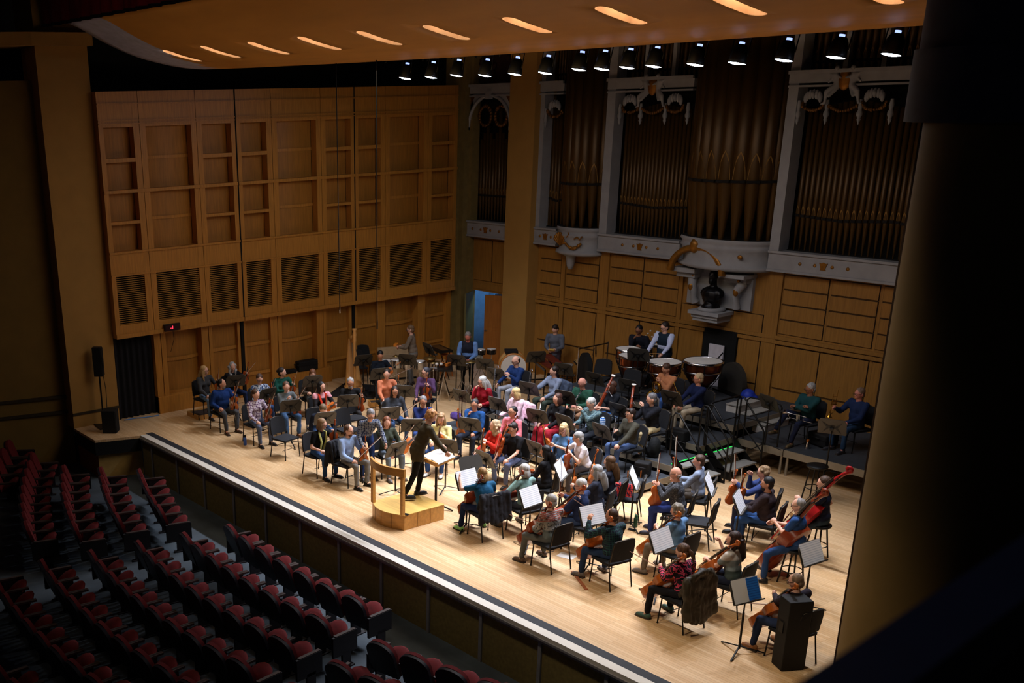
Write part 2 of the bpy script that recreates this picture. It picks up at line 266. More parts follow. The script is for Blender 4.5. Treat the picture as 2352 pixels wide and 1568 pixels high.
b = MB(); b.bx(-.5,-.46,-.25,.25,0,1.9).bx(.46,.5,-.25,.25,0,1.9).bx(-.5,.5,.2,.25,0,1.9); b.build('rack_frame', BLACKM, t)
pale = mat('pale_tray', (190,205,225), .6); yel = mat('yellow_green_tag', (180,200,40), .6, emit=.25)
for k in range(4): MB().bx(-.46,.46,-.24,.2,1.05+k*.21,1.13+k*.21).build('tray', pale, t)
for k in range(5): MB().bx(-.46,.46,-.26,-.24,.1+k*.18,.14+k*.18).build('shelf_tag', yel, t)
# black doorway on the back wall with a white board
struct('door_3', MB().bx(8.42,9.32,YB-.07,YB,.6,2.13), BLACK)
t = thing('display_board', 'white paper board with a black strap in the dark doorway behind the timpani', 'board', (8.86,11.66,0))
MB().bx(-.2,.2,-.02,.02,.62,1.78).build('board_panel', mat('white_board', (205,200,208), .7), t)
MB().tube([(-.18,-.03,1.15),(.2,-.03,1.62)], .012).build('strap', BLACKM, t)
# ---------------------------------------------------------------- proscenium: left pillar, ledge, left wall, right column
struct('wall_pillar', MB().prism([(-.24,-1.02),(-.24,.22),(-1.0,.5),(-1.4,.5),(-1.4,-.9),(-.85,-1.02)], 0, 8.75), TAN)
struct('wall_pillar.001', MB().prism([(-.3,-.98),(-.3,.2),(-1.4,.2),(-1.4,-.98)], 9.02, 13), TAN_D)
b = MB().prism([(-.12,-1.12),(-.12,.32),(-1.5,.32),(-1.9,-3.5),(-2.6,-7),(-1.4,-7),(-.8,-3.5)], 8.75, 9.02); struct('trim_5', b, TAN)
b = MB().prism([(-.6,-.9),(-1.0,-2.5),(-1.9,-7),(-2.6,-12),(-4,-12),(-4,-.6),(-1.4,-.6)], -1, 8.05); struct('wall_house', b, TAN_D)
b = MB()
for z, d_ in ((.33,.02),(.72,.015)):
    b.prism([(-.52,-.92),(-.96,-2.5),(-1.86,-7),(-1.95,-7),(-1.05,-2.5),(-.6,-.9)], z, z+.07)
b.bx(-.245,-.215,-1.02,.22,.32,.38); struct('trim_6', b, mat('dark_moulding', (52,40,18), .6))
def circ(r, n=48): return [(19.67+r*cos(2*pi*k/n), .45+r*sin(2*pi*k/n)) for k in range(n)]
struct('wall_column', MB().prism(circ(.8), -1, 7.1, smooth=True).bx(19.9,24,.5,1.2,-1,7.1), mat('dark_column_paint', (122,100,60), .75, var=.08, scale=2))
cg = mat('column_capital_grey', (84,84,96), .8)
struct('wall_column.001', MB().prism(circ(.97), 7.1, 7.72, smooth=True).prism(circ(.93), 7.72, 13, smooth=True).bx(19.9,24,.4,1.2,7.1,13), cg)
struct('wall_column.002', MB().bx(18.72,18.83,.5,.62,-.05,7.1), mat('dark_edge_wood', (44,26,12), .7))
# balcony rail in front of the camera
def rail_at(): pass
p0, p1 = Vector((24.05,-9.92,6.66)), Vector((23.9,-8.2,6.66)); d_ = (p1-p0)
t = thing('balcony_rail', 'dark blurred balcony handrail crossing the lower right corner close by', 'railing', (0,0,0))
b = MB(); q0 = p0-d_*1.2; q1 = p1+d_*.6; w = Vector((.05,0,0)); dn = Vector((0,0,-.09))
b.add([q0-w,q1-w,q1+w,q0+w,q0-w+dn,q1-w+dn,q1+w+dn,q0+w+dn], [(0,3,2,1),(4,5,6,7),(0,1,5,4),(1,2,6,5),(2,3,7,6),(3,0,4,7)])
b.build('handrail', mat('rail_black', (40,42,56), .35), t)
dn2 = Vector((0,0,-1.2)); b = MB(); b.add([q0+dn,q1+dn,q1+dn2,q0+dn2], [(0,1,2,3)]); b.build('rail_panel', mat('rail_panel_brown', (64,44,26), .8), t)
# ---------------------------------------------------------------- camera
cam = bpy.data.objects.new('camera', bpy.data.cameras.new('camera')); COL.objects.link(cam); SC.camera = cam
cam.matrix_world = Matrix(CAM_M)
cam.data.sensor_width = 36; cam.data.lens = CAM_LENS; cam.data.shift_x = CAM_SX; cam.data.shift_y = CAM_SY; cam.data.clip_end = 200; cam.data.clip_start = .05
cam.data.dof.use_dof = True; cam.data.dof.focus_distance = 18.5; cam.data.dof.aperture_fstop = 2.6

# ---------------------------------------------------------------- rounded solids grown into one surface
def cap(b, p, q, r0, r1, n=10):
    p, q = Vector(p), Vector(q); d = q-p; L = d.length
    if L < 1e-6: return b.ell(p, r0, n)
    M = frame(p, d, Vector((0,-1,.01)) if abs(d.normalized().y) < .95 else Vector((1,0,0))); prof = []
    for i in range(5): a = -pi/2+pi/2*i/4; prof.append((max(r0*cos(a),1e-4), r0*sin(a)))
    for i in range(5): a = pi/2*i/4; prof.append((max(r1*cos(a),1e-4), L+r1*sin(a)))
    return b.lathe(prof, n, 0, M)
def remesh(b, name, vox=.014, it=4):
    o = bpy.data.objects.new('tmp', b.mesh('tmp', [])); COL.objects.link(o)
    m = o.modifiers.new('r', 'REMESH'); m.mode = 'VOXEL'; m.voxel_size = vox; m.use_smooth_shade = True
    if it: s = o.modifiers.new('s', 'SMOOTH'); s.factor = .5; s.iterations = it
    bpy.context.view_layer.update()
    me = bpy.data.meshes.new_from_object(o.evaluated_get(bpy.context.evaluated_depsgraph_get())); me.name = name
    old = o.data; bpy.data.objects.remove(o); bpy.data.meshes.remove(old); return me
def mobj(name, me, mats, parent=None, **kw):
    me.materials.clear()
    for m in (mats if isinstance(mats, (list, tuple)) else [mats]): me.materials.append(m)
    o = bpy.data.objects.new(name, me); COL.objects.link(o)
    if parent: o.parent = parent
    return tag(o, **kw)
# ---------------------------------------------------------------- ceiling canopy with slotted light wells
PROF = [(-.6,9.2),(-.28,9.02),(.2,8.76),(1,8.45),(2.1,8.23),(2.9,8.2),(7,8.2)]
def interp(t, P):
    for (a, za), (b_, zb) in zip(P, P[1:]):
        if t <= b_: return za+(zb-za)*max(0,(t-a))/(b_-a)
    return P[-1][1]
YR = [(.8,2.7),(1.0,2.9),(3.5,4.1),(6.8,5.15),(11,5.6),(16,5.7),(22,5.7)]
def canopy():
    nu, nv = 46, 34; b = MB(); vs = []; X = lambda i: .7+21*(i/nu)**1.15
    for i in range(nu+1):
        for j in range(nv+1):
            x = X(i); y = -.6+(interp(x,YR)+.6)*j/nv
            z = sum(interp(y+k*.12,PROF) for k in range(-3,4))/7
            vs.append((x,y,z))
    n = len(vs); vs += [(x,y,z+.45) for x,y,z in vs]; fs = []; mi = []
    w = nv+1
    for i in range(nu):
        for j in range(nv):
            a = i*w+j; g = 1 if X(i) < .7+1.5*(1-(j/nv)**2.2) else 0
            fs.append((a,a+1,a+w+1,a+w)); mi.append(g); fs.append((n+a,n+a+w,n+a+w+1,n+a+1)); mi.append(2)
    def side(idx, g):
        for a, c in zip(idx, idx[1:]): fs.append((a,c,n+c,n+a)); mi.append(g)
    side([i*w for i in range(nu+1)], 2); side([i*w+nv for i in range(nu+1)][::-1], 2)
    side(list(range(w))[::-1], 1); side([nu*w+j for j in range(w)], 2)
    b.v = vs; b.f = fs; b.mi = mi; b.sm = [m < 2 for m in mi]
    o = b.build('ceiling_canopy', [W_CAN, mat('canopy_edge_grey', (176,178,200), .7), BLACK, mat('light_well_cream', (225,190,150), .7)])
    c = MB()
    for x, y, z in SLOTS:
        r = .13; c.prism([(x+r*cos(2*pi*k/28), y+r*sin(2*pi*k/28)+(.32 if 0 < k < 14 else -.32)) for k in range(28)], z-1, z+1.2, 3)
    co = c.build('cut', [W_CAN]*3+[mat('light_well_cream', (0,0,0))])
    m = o.modifiers.new('b', 'BOOLEAN'); m.operation = 'DIFFERENCE'; m.object = co; m.solver = 'EXACT'
    try: m.material_mode = 'TRANSFER'
    except Exception: pass
    bpy.context.view_layer.update()
    me = bpy.data.meshes.new_from_object(o.evaluated_get(bpy.context.evaluated_depsgraph_get()))
    bpy.data.objects.remove(co); bpy.data.objects.remove(o)
    o = bpy.data.objects.new('ceiling.001', me); COL.objects.link(o); tag(o, kind='structure')
canopy()
# red velvet border above the canopy
t = thing('velvet_border', 'dark red velvet stage border hanging in folds above the wooden canopy', 'curtain', (0,0,0))
b = MB(); RED = mat('red_velvet', (120,10,12), .85, var=.4, scale=5, stretch=(1,1,.2))
b.grid(lambda u, v: (-.6+14*u, -.72+.07*sin(u*170), 9.16+2.6*v), 160, 2); b.build('drape', RED, t)
b = MB(); b.grid(lambda u, v: (-.6+14*u, -.735+.07*sin(u*170), 9.12+.06*v), 160, 1); b.build('hem', mat('black_hem', (16,5,6), .9), t)
# black stage curtain by the side wall
t = thing('black_curtain', 'black floor-length curtain beside the pillar under the panelled side wall', 'curtain', (0,0,0))
b = MB(); b.grid(lambda u, v: (-.3+.04*sin(u*50), .05+1.3*u, .0+2.2*v), 60, 1); b.build('drape', mat('black_cloth', (20,20,26), .95), t)
b = MB(); b.tube([(-.12,.28,.012),(-.1,.62,.012),(-.02,.8,.012),(.02,1.05,.012),(.0,1.2,.012)], .02, flat=.4)
b.build('blue_tape_strip', mat('blue_tape', (70,140,220), .6), None, label='blue fabric strip lying on the floor below the black curtain', cat='fabric')
# ---------------------------------------------------------------- stage lights
t = thing('lighting_pipe', 'long black lighting pipe behind the canopy carrying the row of stage lights', 'pipe', (0,0,0))
MB().tube([(2.5,6,8.36),(19,6,8.36)], .04).build('pipe', BLACKM, t)
random.seed(3)
for k in range(16):
    x = 3.2+k*.95; MB().tube([(x+s*.1, 5.95+random.uniform(-.1,.1), 8.36-random.uniform(.0,.16)*(s%2)) for s in range(10)], .012, 5).build('cable', BLACK, t)
lensm = mat('lamp_glow', (205,222,255), .5, emit=40)
proto = thing('stage_light', 'x', 'stage light', group='stage lights on the pipe')
b = MB(); b.lathe([(.0,.30),(.08,.29),(.12,.22),(.145,.05),(.155,0),(.14,0)], 14); b.build('housing', BLACKM, proto)
MB().lathe([(0,-.02),(.08,-.012),(.14,.004)], 14).build('lens', lensm, proto)
MB().tube([(-.16,0,.12),(-.16,0,.40),(.16,0,.40),(.16,0,.12)], .012, 6).build('yoke', BLACKM, proto)
MB().lathe([(.0,.335),(.045,.33),(.045,.295),(0,.29)], 8).build('spot_glow', mat('canopy_spot_glow', (150,170,235), .5, emit=1.5), proto)  # glowing disc stands in for the bright spots thrown on the canopy
bpy.context.view_layer.update()
for i, (x, y, z) in enumerate(LIGHTS):
    dup(proto, 'glowing stage light on the lighting pipe, %s counted from the far end' % ordn(i), (x,y,z), 0).rotation_euler = (R(-9),R(5),0)
drop(proto)
for i, (x, y, z0) in enumerate(((4.14,4.0,2.95),(5.55,4.0,2.78))):
    t = thing('hanging_microphone', '%s black microphone hanging on a long cable in front of the panelled wall' % ('left' if not i else 'right'), 'microphone', (x,y,0))
    MB().tube([(0,0,z0+.1),(0,0,12)], .011, 5).build('cable', BLACK, t)
    MB().lathe([(0,z0-.12),(.016,z0-.11),(.016,z0+.05),(.008,z0+.12)], 8).build('capsule', CHROME if not i else BLACKM, t)
# ---------------------------------------------------------------- pipe organ
ORN = mat('gilt_carving', (112,72,22), .45, metal=.4, var=.4, scale=18, bump=.5)
REC = mat('organ_recess', (14,9,6), .9)
struct('wall_back.002', MB().bx(-.2,20,12.3,12.4,3.6,10.5), REC)
def pipe(t, x, y, z0, zm, z1, r, ang=0):
    b = MB(); b.lathe([(r*.28,z0),(r,zm-.02),(r,z1),(r*.9,z1)], 12); b.disc(r, z1, 12, 2)
    n = 7; lip = [(r*.75*cos(pi*k/(n-1)), zm+.03+r*3.2*sin(pi*k/(n-1))**1.5) for k in range(n)]
    b.add([(u, -math.sqrt(max(r*r-u*u,0))-.004, z) for u, z in lip], [tuple(range(n))], 1)
    b.bx(-r*.8,r*.8,-r*1.06,-r*.5,zm-.035,zm+.02,2)
    o = b.build('pipe', [PIPE, PIPE_L, REC], t); o.location = (x,y,0); o.rotation_euler = (0,0,ang)
def flat_pipes(t, x0, x1, n, zt, zm=4.82, z0=4.1):
    w = (x1-x0)/n
    for k in range(n):
        c = 1-abs(2*(k+.5)/n-1); r = w*(.40+.10*c)
        pipe(t, x0+w*(k+.5), 11.98-.06*c, z0, zm-.03+.06*(1-c), zt(k, c), min(r, w*.49))
def upper_pipes(t, x0, x1, n):
    w = (x1-x0)/n
    for k in range(n): pipe(t, x0+w*(k+.5), 12.05, 7.75, 7.95, 9.6, w*.42)
def emblem(b, x, z, y, mi=1):
    for dx in (-.55,-.2,.2,.55):
        M = Matrix.Translation((x+dx,y,z)) @ Matrix.Rotation(pi/2,4,'X'); b.lathe([(0,.02),(.035,.012),(.04,0)], 10, mi, M)
    o = [(-.1,.07),(-.05,.06),(0,.085),(.05,.06),(.1,.07),(.07,.02),(.05,-.06),(.07,-.08),(-.07,-.08),(-.05,-.06),(-.07,.02)]
    b.prism([(u,v) for u, v in o], 0, .02, mi, Matrix.Translation((x,y,z)) @ Matrix.Rotation(pi/2,4,'X'))
def parapet(t, x0, x1, ex):
    b = MB(); b.bx(x0,x1,11.6,12.3,3.64,4.08).bx(x0,x1,11.57,11.62,3.64,3.69).bx(x0,x1,11.56,11.62,4.04,4.09).bx(x0,x1,11.9,12.3,4.08,4.1,2)
    for e in ex: emblem(b, e, 3.86, 11.6)
    b.build('parapet', [WHITE, GOLD, REC], t)
def figure(s):     # small carved seated figure leaning in on the shield, side s
    b = MB(); p = lambda x, y, z: Vector((s*x,y,z))
    cap(b, p(.16,0,.12), p(.2,-.02,.3), .07, .075); b.ell(p(.17,-.05,.42), .062); cap(b, p(.2,-.02,.29), p(.06,-.08,.24), .035, .028)
    cap(b, p(.22,0,.28), p(.34,-.03,.16), .035, .028); cap(b, p(.17,-.02,.1), p(.34,-.08,-.02), .06, .045); cap(b, p(.34,-.08,-.02), p(.36,-.05,-.24), .042, .03)
    cap(b, p(.14,0,.08), p(.26,-.1,-.1), .055, .04); cap(b, p(.26,-.02,.3), p(.4,.02,.38), .05, .02); cap(b, p(.36,-.05,-.24), p(.44,-.06,-.26), .03, .02)
    return b
def carving(t, x, z, half=False, full=True):
    fw = WHITE
    def shell(cx, s):
        b = MB()
        for k in range(7):
            a = pi*(k+.5)/7; b.ell((cx+.17*s*cos(a), 11.6, z-.28+.1*sin(a)), (.045*s,.05,.1*s), 7)
        b.ell((cx,11.57,z-.18), (.05,.05,.06)); b.build('shell_carving', fw, t)
        b = MB()
        for k in range(16):
            a = pi*k/15; b.ell((cx-.24*s*cos(a), 11.62+random.uniform(-.03,.03), z-.36-.14*s*sin(a)), random.uniform(.028,.045), 6)
        b.build('garland', ORN, t)
    def dropp(cx, zz=0):
        b = MB(); b.lathe([(0,z-.80),(.02,z-.74),(.045,z-.68),(.03,z-.66),(.06,z-.6),(.06,z-.55),(.035,z-.5),(.05,z-.42),(.03,z-.3)], 10, 0, Matrix.Translation((cx,11.66,zz))); b.build('drop_finial', fw, t)
    if full:
        for s in (-1, 1):
            mobj('carved_figure', remesh(figure(s), 'fig', .022, 2), fw, t).location = (x,11.6,z-.12)
        b = MB(); b.ell((x,11.58,z+.08), (.14,.07,.21), 12); b.build('shield', GOLD, t)
        for s in (-1, 1): shell(x+s*.66, 1); dropp(x+s*.36); dropp(x+s*1.0)
        b = MB()
        for k in range(12): b.ell((x-.3+.6*k/11, 11.63, z-.42-.1*sin(pi*k/11)), random.uniform(.03,.045), 6)
        b.build('garland', ORN, t)
    else: shell(x, 1); dropp(x-.36)
def cornice(t, x0, x1):
    b = MB(); b.bx(x0,x1,11.58,12.1,7.54,7.79).bx(x0,x1,11.52,12.1,7.72,7.79).bx(x0,x1,11.56,12.1,7.46,7.5); b.build('cornice', WHITE, t)
random.seed(5)
# arched bay
t = thing('organ_bay', 'narrow arched organ bay with white surround, nearest the corner door', 'organ pipes', (0,0,0), group='organ bays on the back wall')
hs = [6.18,6.31,6.49,6.77,6.49,6.34,6.5,7.2,6.5,6.34,6.5,6.77,6.49,6.3]
w = 1.74/14
for k in range(14): pipe(t, .0+w*(k+.5), 11.98, 4.1, 4.79, hs[k], w*.44)
b = MB(); n = 18; cx, cz, rr = .86, 6.65, .84
ring = [(cx-rr*cos(pi*k/n), cz+rr*sin(pi*k/n)) for k in range(n+1)]
out = [(-.1,cz)]+[(-.1,7.54)]*6+[(cx,7.54)]*7+[(1.82,7.54)]*5+[(1.82,cz)]
out = []
for k in range(n+1):
    a = pi*k/n; u = cx-1.6*cos(a); v = cz+1.6*sin(a); out.append((min(max(u,-.12),1.82), min(v,7.54)))
for k in range(n): b.add([(ring[k][0],11.62,ring[k][1]),(ring[k+1][0],11.62,ring[k+1][1]),(out[k+1][0],11.62,out[k+1][1]),(out[k][0],11.62,out[k][1])], [(0,1,2,3)])
b.tube([(u,11.6,v) for u, v in ring], .05, 6); b.bx(-.12,.0,11.6,11.9,4.08,6.65).bx(1.72,1.82,11.6,11.9,4.08,6.65).bx(-.14,.06,11.56,11.9,6.58,6.68).bx(1.66,1.82,11.56,11.9,6.58,6.68)
b.box((cx,11.56,7.5), (.16,.14,.22)); b.build('arch_surround', WHITE, t)
b = MB()
for sx in (-1, 1):
    for k in range(20):
        a = 2*pi*k/20; b.ell((cx+sx*.32+.24*cos(a), 11.75, 6.95+.26*sin(a)), random.uniform(.035,.06), 6)
    b.add([(cx+sx*.9,11.61,7.46),(cx+sx*.9,11.61,7.1),(cx+sx*.62,11.61,7.46)], [(0,1,2)])
b.build('wreath', ORN, t); cornice(t, -.12, 1.82); parapet(t, -.12, 1.82, [.85])
b = MB(); b.bx(.1,1.7,11.9,12.0,7.8,9)
for k in range(14): b.ell((.2+random.random()*1.4, 11.88, 7.85+random.random()*.7), .09, 6)
b.build('fretwork', mat('dark_red_fretwork', (48,18,14), .8, var=.4), t)
# flat sliver bay beside the pilaster, then turrets and wide bays
t = thing('organ_bay', 'half-width flat organ bay between the tan pilaster and the small pipe turret', 'organ pipes', (0,0,0), group='organ bays on the back wall')
flat_pipes(t, 2.93, 3.62, 5, lambda k, c: 7.1); cornice(t, 2.78, 3.62); parapet(t, 2.78, 3.6, [3.2]); carving(t, 3.3, 7.42, full=False); upper_pipes(t, 2.95, 3.6, 7)
MB().bx(2.78,2.92,11.62,11.95,4.08,9.2).build('post', WHITE, t)
t = thing('organ_bay', 'wide flat organ bay with carved figures, between the small and the large pipe turret', 'organ pipes', (0,0,0), group='organ bays on the back wall')
flat_pipes(t, 5.36, 7.56, 19, lambda k, c: 7.0+.2*c); cornice(t, 5.05, 7.58); parapet(t, 5.05, 7.58, [6.4]); carving(t, 6.42, 7.5); upper_pipes(t, 5.35, 7.55, 16)
MB().bx(5.05,5.3,11.6,11.95,4.08,9.2).build('post', WHITE, t)
for x in (5.95,6.75): MB().bx(x,x+.1,11.8,11.9,7.79,9.2).build('mullion', WHITE, t)
t = thing('organ_bay', 'wide flat organ bay with carved figures, beside the dark foreground column', 'organ pipes', (0,0,0), group='organ bays on the back wall')
flat_pipes(t, 10.26, 12.5, 17, lambda k, c: 7.0+.2*c); flat_pipes(t, 12.5, 13.3, 6, lambda k, c: 7.0); cornice(t, 9.97, 13.6); parapet(t, 9.97, 13.6, [11.3]); carving(t, 11.22, 7.5); upper_pipes(t, 10.2, 12.9, 18)
MB().bx(9.97,10.2,11.6,11.95,4.08,9.2).build('post', WHITE, t)
for x in (11.0,11.8): MB().bx(x,x+.1,11.8,11.9,7.79,9.2).build('mullion', WHITE, t)
def turret(label, cx, hw, dep, n, zm, zb, zt):
    t = thing('pipe_turret', label, 'organ pipes', (0,0,0), group='projecting pipe turrets of the organ')
    for k in range(n):
        a = pi*(k+.5)/n; r = hw*1.0*1.5/n*(.75+.35*sin(a)); pipe(t, cx-(hw-r)*cos(a), 11.85-(dep-.08)*sin(a), 4.2, zm, 9.3, r, (pi/2-a)*-.8)
    M = Matrix.Translation((cx,11.8,0)) @ Matrix.Diagonal((1,dep/hw,1,1)); a0, a1 = pi, 2*pi
    b = MB(); b.lathe([(hw+.02,zt),(hw+.05,zt-.06),(hw-.0,zt-.1),(hw-.01,zt-.16),(hw+.04,zt-.2),(hw-.02,zt-.25),(hw-.06,zb+.1),(hw+.03,zb+.06),(hw+.05,zb),(hw-.1,zb-.05)], 28, 0, M, True, a0, a1)
    b.lathe([(0,zt-.005),(hw+.02,zt)], 28, 1, M, True, a0, a1); b.lathe([(hw-.1,zb-.05),(0.01,zb-.05)], 28, 0, M, True, a0, a1)
    b.build('turret_balcony', [WHITE, REC], t); return t
t = turret('small projecting organ turret with gilt shell on its white balcony', 4.32, .72, .5, 7, 5.3, 3.52, 4.2)
b = MB(); b.lathe([(.0,3.08),(.06,3.1),(.1,3.2),(.13,3.42),(.2,3.48)], 12, 0, Matrix.Translation((4.2,11.55,0))); b.build('corbel_drop', WHITE, t)
b = MB()
for k in range(9):
    a = pi*(k-.5)/8; cap(b, (3.95,11.38,3.72), (3.95+.17*cos(a), 11.34, 3.84+.19*sin(a)), .02, .035)
for k in range(12): b.ell((4.2+.5*k/11, 11.3+.03*k/11, 3.8-.12*sin(pi*k/11)), random.uniform(.03,.05), 6)
b.tube([(4.25,11.28,3.95),(4.33,11.28,4.02),(4.3,11.28,4.08)], .015); b.tube([(4.5,11.3,3.92),(4.6,11.3,3.98),(4.68,11.32,3.92),(4.74,11.34,4.0)], .02)
b.build('gilt_shell', GOLD, t)
t = turret('large projecting organ turret with ten tall pipes above the bust', 8.77, 1.19, .66, 10, 5.55, 3.62, 4.27)
b = MB(); b.ell((9.5,11.24,3.92), (.07,.03,.05), 8); b.build('gilt_boss', GOLD, t)
# niche with bust under the big turret
t = thing('bust_niche', 'white scrolled wall niche with gilt arch holding the dark bust', 'niche', (0,0,0))
b = MB(); b.bx(7.85,9.6,11.7,11.8,2.66,3.62).bx(7.6,8.25,11.35,11.8,3.42,3.52).bx(7.68,8.2,11.45,11.8,3.3,3.42).bx(8.95,9.62,11.3,11.8,3.42,3.5).bx(8.98,9.55,11.5,11.8,3.3,3.42)
for sx, s in ((8.05,1),(9.42,-1)):
    b.tube([(sx,11.6,3.3),(sx+.06*s,11.5,3.15),(sx+.12*s,11.52,3.0),(sx+.1*s,11.55,2.85),(sx+.12*s,11.6,2.72)], [.12,.1,.08,.07,.1], 8)
b.build('niche_panel', WHITE, t)
b = MB(); ar = [(8.36-.72*cos(pi*k/16)+.0, 11.25, 3.46+.58*sin(pi*k/16)) for k in range(17)]; b.tube(ar, [.1]*17, 8, flat=.8); b.ell((8.3,11.2,4.08), (.13,.09,.17), 8); b.build('gilt_arch', GOLD, t)
b = MB()
for sx in (8.12,9.35): b.ell((sx,11.45,3.1), (.07,.05,.1), 7); b.ell((sx+.02,11.48,3.36), (.04,.04,.05), 6)
b.build('gilt_boss', GOLD, t)
t = thing('wall_bracket', 'white moulded wall bracket carrying the dark bust', 'bracket', (8.72,11.5,0))
b = MB(); b.bx(-.42,.42,-.32,.3,2.52,2.6).bx(-.36,.36,-.26,.3,2.44,2.52).bx(-.34,.34,-.22,.3,2.36,2.44); b.lathe([(.02,2.3),(.2,2.36),(.26,2.44)], 16); b.lathe([(.3,2.6),(.33,2.63),(.28,2.68),(0,2.68)], 18); b.build('shelf', WHITE, t)
b = MB(); b.ell((0,0,3.42), (.11,.13,.14)); cap(b, (0,-.03,3.36), (0,-.08,3.28), .075, .06); cap(b, (0,.02,3.3), (0,.03,3.1), .075, .09); b.ell((0,.02,3.0), (.33,.17,.17)); b.ell((0,-.05,2.95), (.22,.15,.2)); b.ell((0,.0,2.82), (.2,.14,.14)); b.ell((0,-.12,3.42),(.025,.03,.03)); b.ell((0,.04,3.46),(.12,.12,.13))
M_ = remesh(b, 'bust', .02, 3); t = thing('bust', 'nearly black bust of a man on a white wall bracket under the organ', 'sculpture', (8.72,11.45,0))
mobj('figure', M_, mat('dark_bronze', (16,14,16), .35, metal=.4), t)
MB().lathe([(0,2.68),(.22,2.68),(.2,2.72),(.14,2.78),(.16,2.84),(0,2.84)], 16).build('socle', mat('dark_bronze', (0,0,0)), t)
# ---------------------------------------------------------------- audience seats
SH = mat('seat_shell', (20,14,22), .55, var=.2); SR = mat('seat_red_plush', (96,9,11), .9, var=.25, scale=9); SA = mat('seat_arm', (58,46,42), .5); SP = mat('seat_end_panel', (20,16,20), .7)
seat = thing('theatre_seat', 'x', 'seat')
def seat_back(th, w, h, y):
    o = [(-w/2,0),(w/2,0),(w/2,h*.68)]+[(w/2*cos(pi*k/10), h*.68+h*.32*sin(pi*k/10)) for k in range(1,10)]+[(-w/2,h*.68)]
    return o
TB = Matrix.Translation((0,-.2,.36)) @ Matrix.Rotation(R(17),4,'X') @ Matrix.Rotation(pi/2,4,'X')
MB().prism(seat_back(0,.52,.60,0), 0, .05, 0, TB, True).build('back_shell', SH, seat)
b = MB(); b.prism(seat_back(0,.5,.605,0), -.06, .0, 0, TB, True); b.build('back_cushion', SR, seat)
b = MB(); Mc = Matrix.Translation((0,-.02,.44)) @ Matrix.Rotation(R(38),4,'X')
b.ell((0,.06,.0), (.235,.25,.07), 14, 0, Mc); b.build('seat_cushion', SR, seat)
for s in (-1, 1):
    b = MB(); b.bx(s*.285-.03,s*.285+.03,-.24,.2,.58,.615); b.build('armrest', SA, seat)
MB().bx(-.29,-.26,-.14,.08,0,.58).bx(-.32,-.23,-.2,.16,0,.02).build('support_leg', SP, seat)
end = MB().bx(-.02,.02,-.3,.22,.25,.6).bx(-.02,.02,-.1,.08,0,.3).bx(-.05,.05,-.16,.14,0,.025).mesh('end_panel', SP)
plate = MB().bx(-.03,.03,.05,.13,.025,.03).mesh('foot_plate', CHROME)
bpy.context.view_layer.update()
for x, y, rz, lab, e in SEATS:
    o = dup(seat, lab, (x,y,-1), rz, group='theatre seats in the dark house')
    if e:
        p = bpy.data.objects.new('end_panel', end); COL.objects.link(p); p.parent = o; p.location = (.3*e,0,0)
        p2 = bpy.data.objects.new('foot_plate', plate); COL.objects.link(p2); p2.parent = p
drop(seat)

# ---------------------------------------------------------------- risers, stairs, rails
RE = mat('riser_edge', (150,140,122), .5, metal=.3, var=.1)
def riser(name, x0, x1, y0, y1, z, label, legs=()):
    t = thing(name, label, 'riser', (0,0,0), group='stepped black stage risers')
    MB().bx(x0,x1,y0,y1,z-.03,z).build('deck', DECK, t)
    b = MB(); e = .012
    b.bx(x0,x1+e,y0-e,y0,z-.13,z-.003).bx(x1,x1+e,y0,y1,z-.13,z-.003).bx(x0-e,x0,y0,y1,z-.13,z-.003); b.build('edge_rail', RE, t)
    MB().bx(x0+.15,x1-.12,y0+.12,y1,.0 if z < .3 else z-.35,z-.05).build('under_frame', BLACK, t)
    for lx, ly in ((x0+.06,y0+.06),(x1-.06,y0+.06)): MB().tube([(lx,ly,0 if z<.7 else .4),(lx,ly,z-.05)], .025).build('leg', ALU, t)
riser('stage_riser', 5.7,11.5,5.72,6.84,.2,'lowest black riser under the flutes, oboes and their stands')
riser('stage_riser', 6.0,11.5,6.86,7.84,.4,'second black riser under the clarinets and bassoons')
riser('stage_riser', 7.7,11.4,7.86,9.04,.6,'third black riser under the two horn players')
riser('stage_riser', 6.6,11.3,9.06,11.6,.8,'highest black riser carrying the timpani against the back wall')
t = thing('platform', 'long black platform on metal legs under the trumpet players by the back wall', 'riser', (0,0,0))
MB().bx(11.42,12.48,9.1,11.5,.51,.55).bx(12.50,15.2,9.1,11.5,.51,.55).build('deck', DECK, t)
MB().bx(11.42,12.48,9.08,9.1,.4,.545).bx(12.5,15.2,9.08,9.1,.4,.545).build('edge_rail', RE, t)
for x in (11.6,12.42,12.56,15.0):
    for y in (9.16,11.3): MB().tube([(x,y,0),(x,y,.42)], .03).build('leg', ALU, t)
TRD = mat('tread_grey', (150,148,142), .6, var=.1)
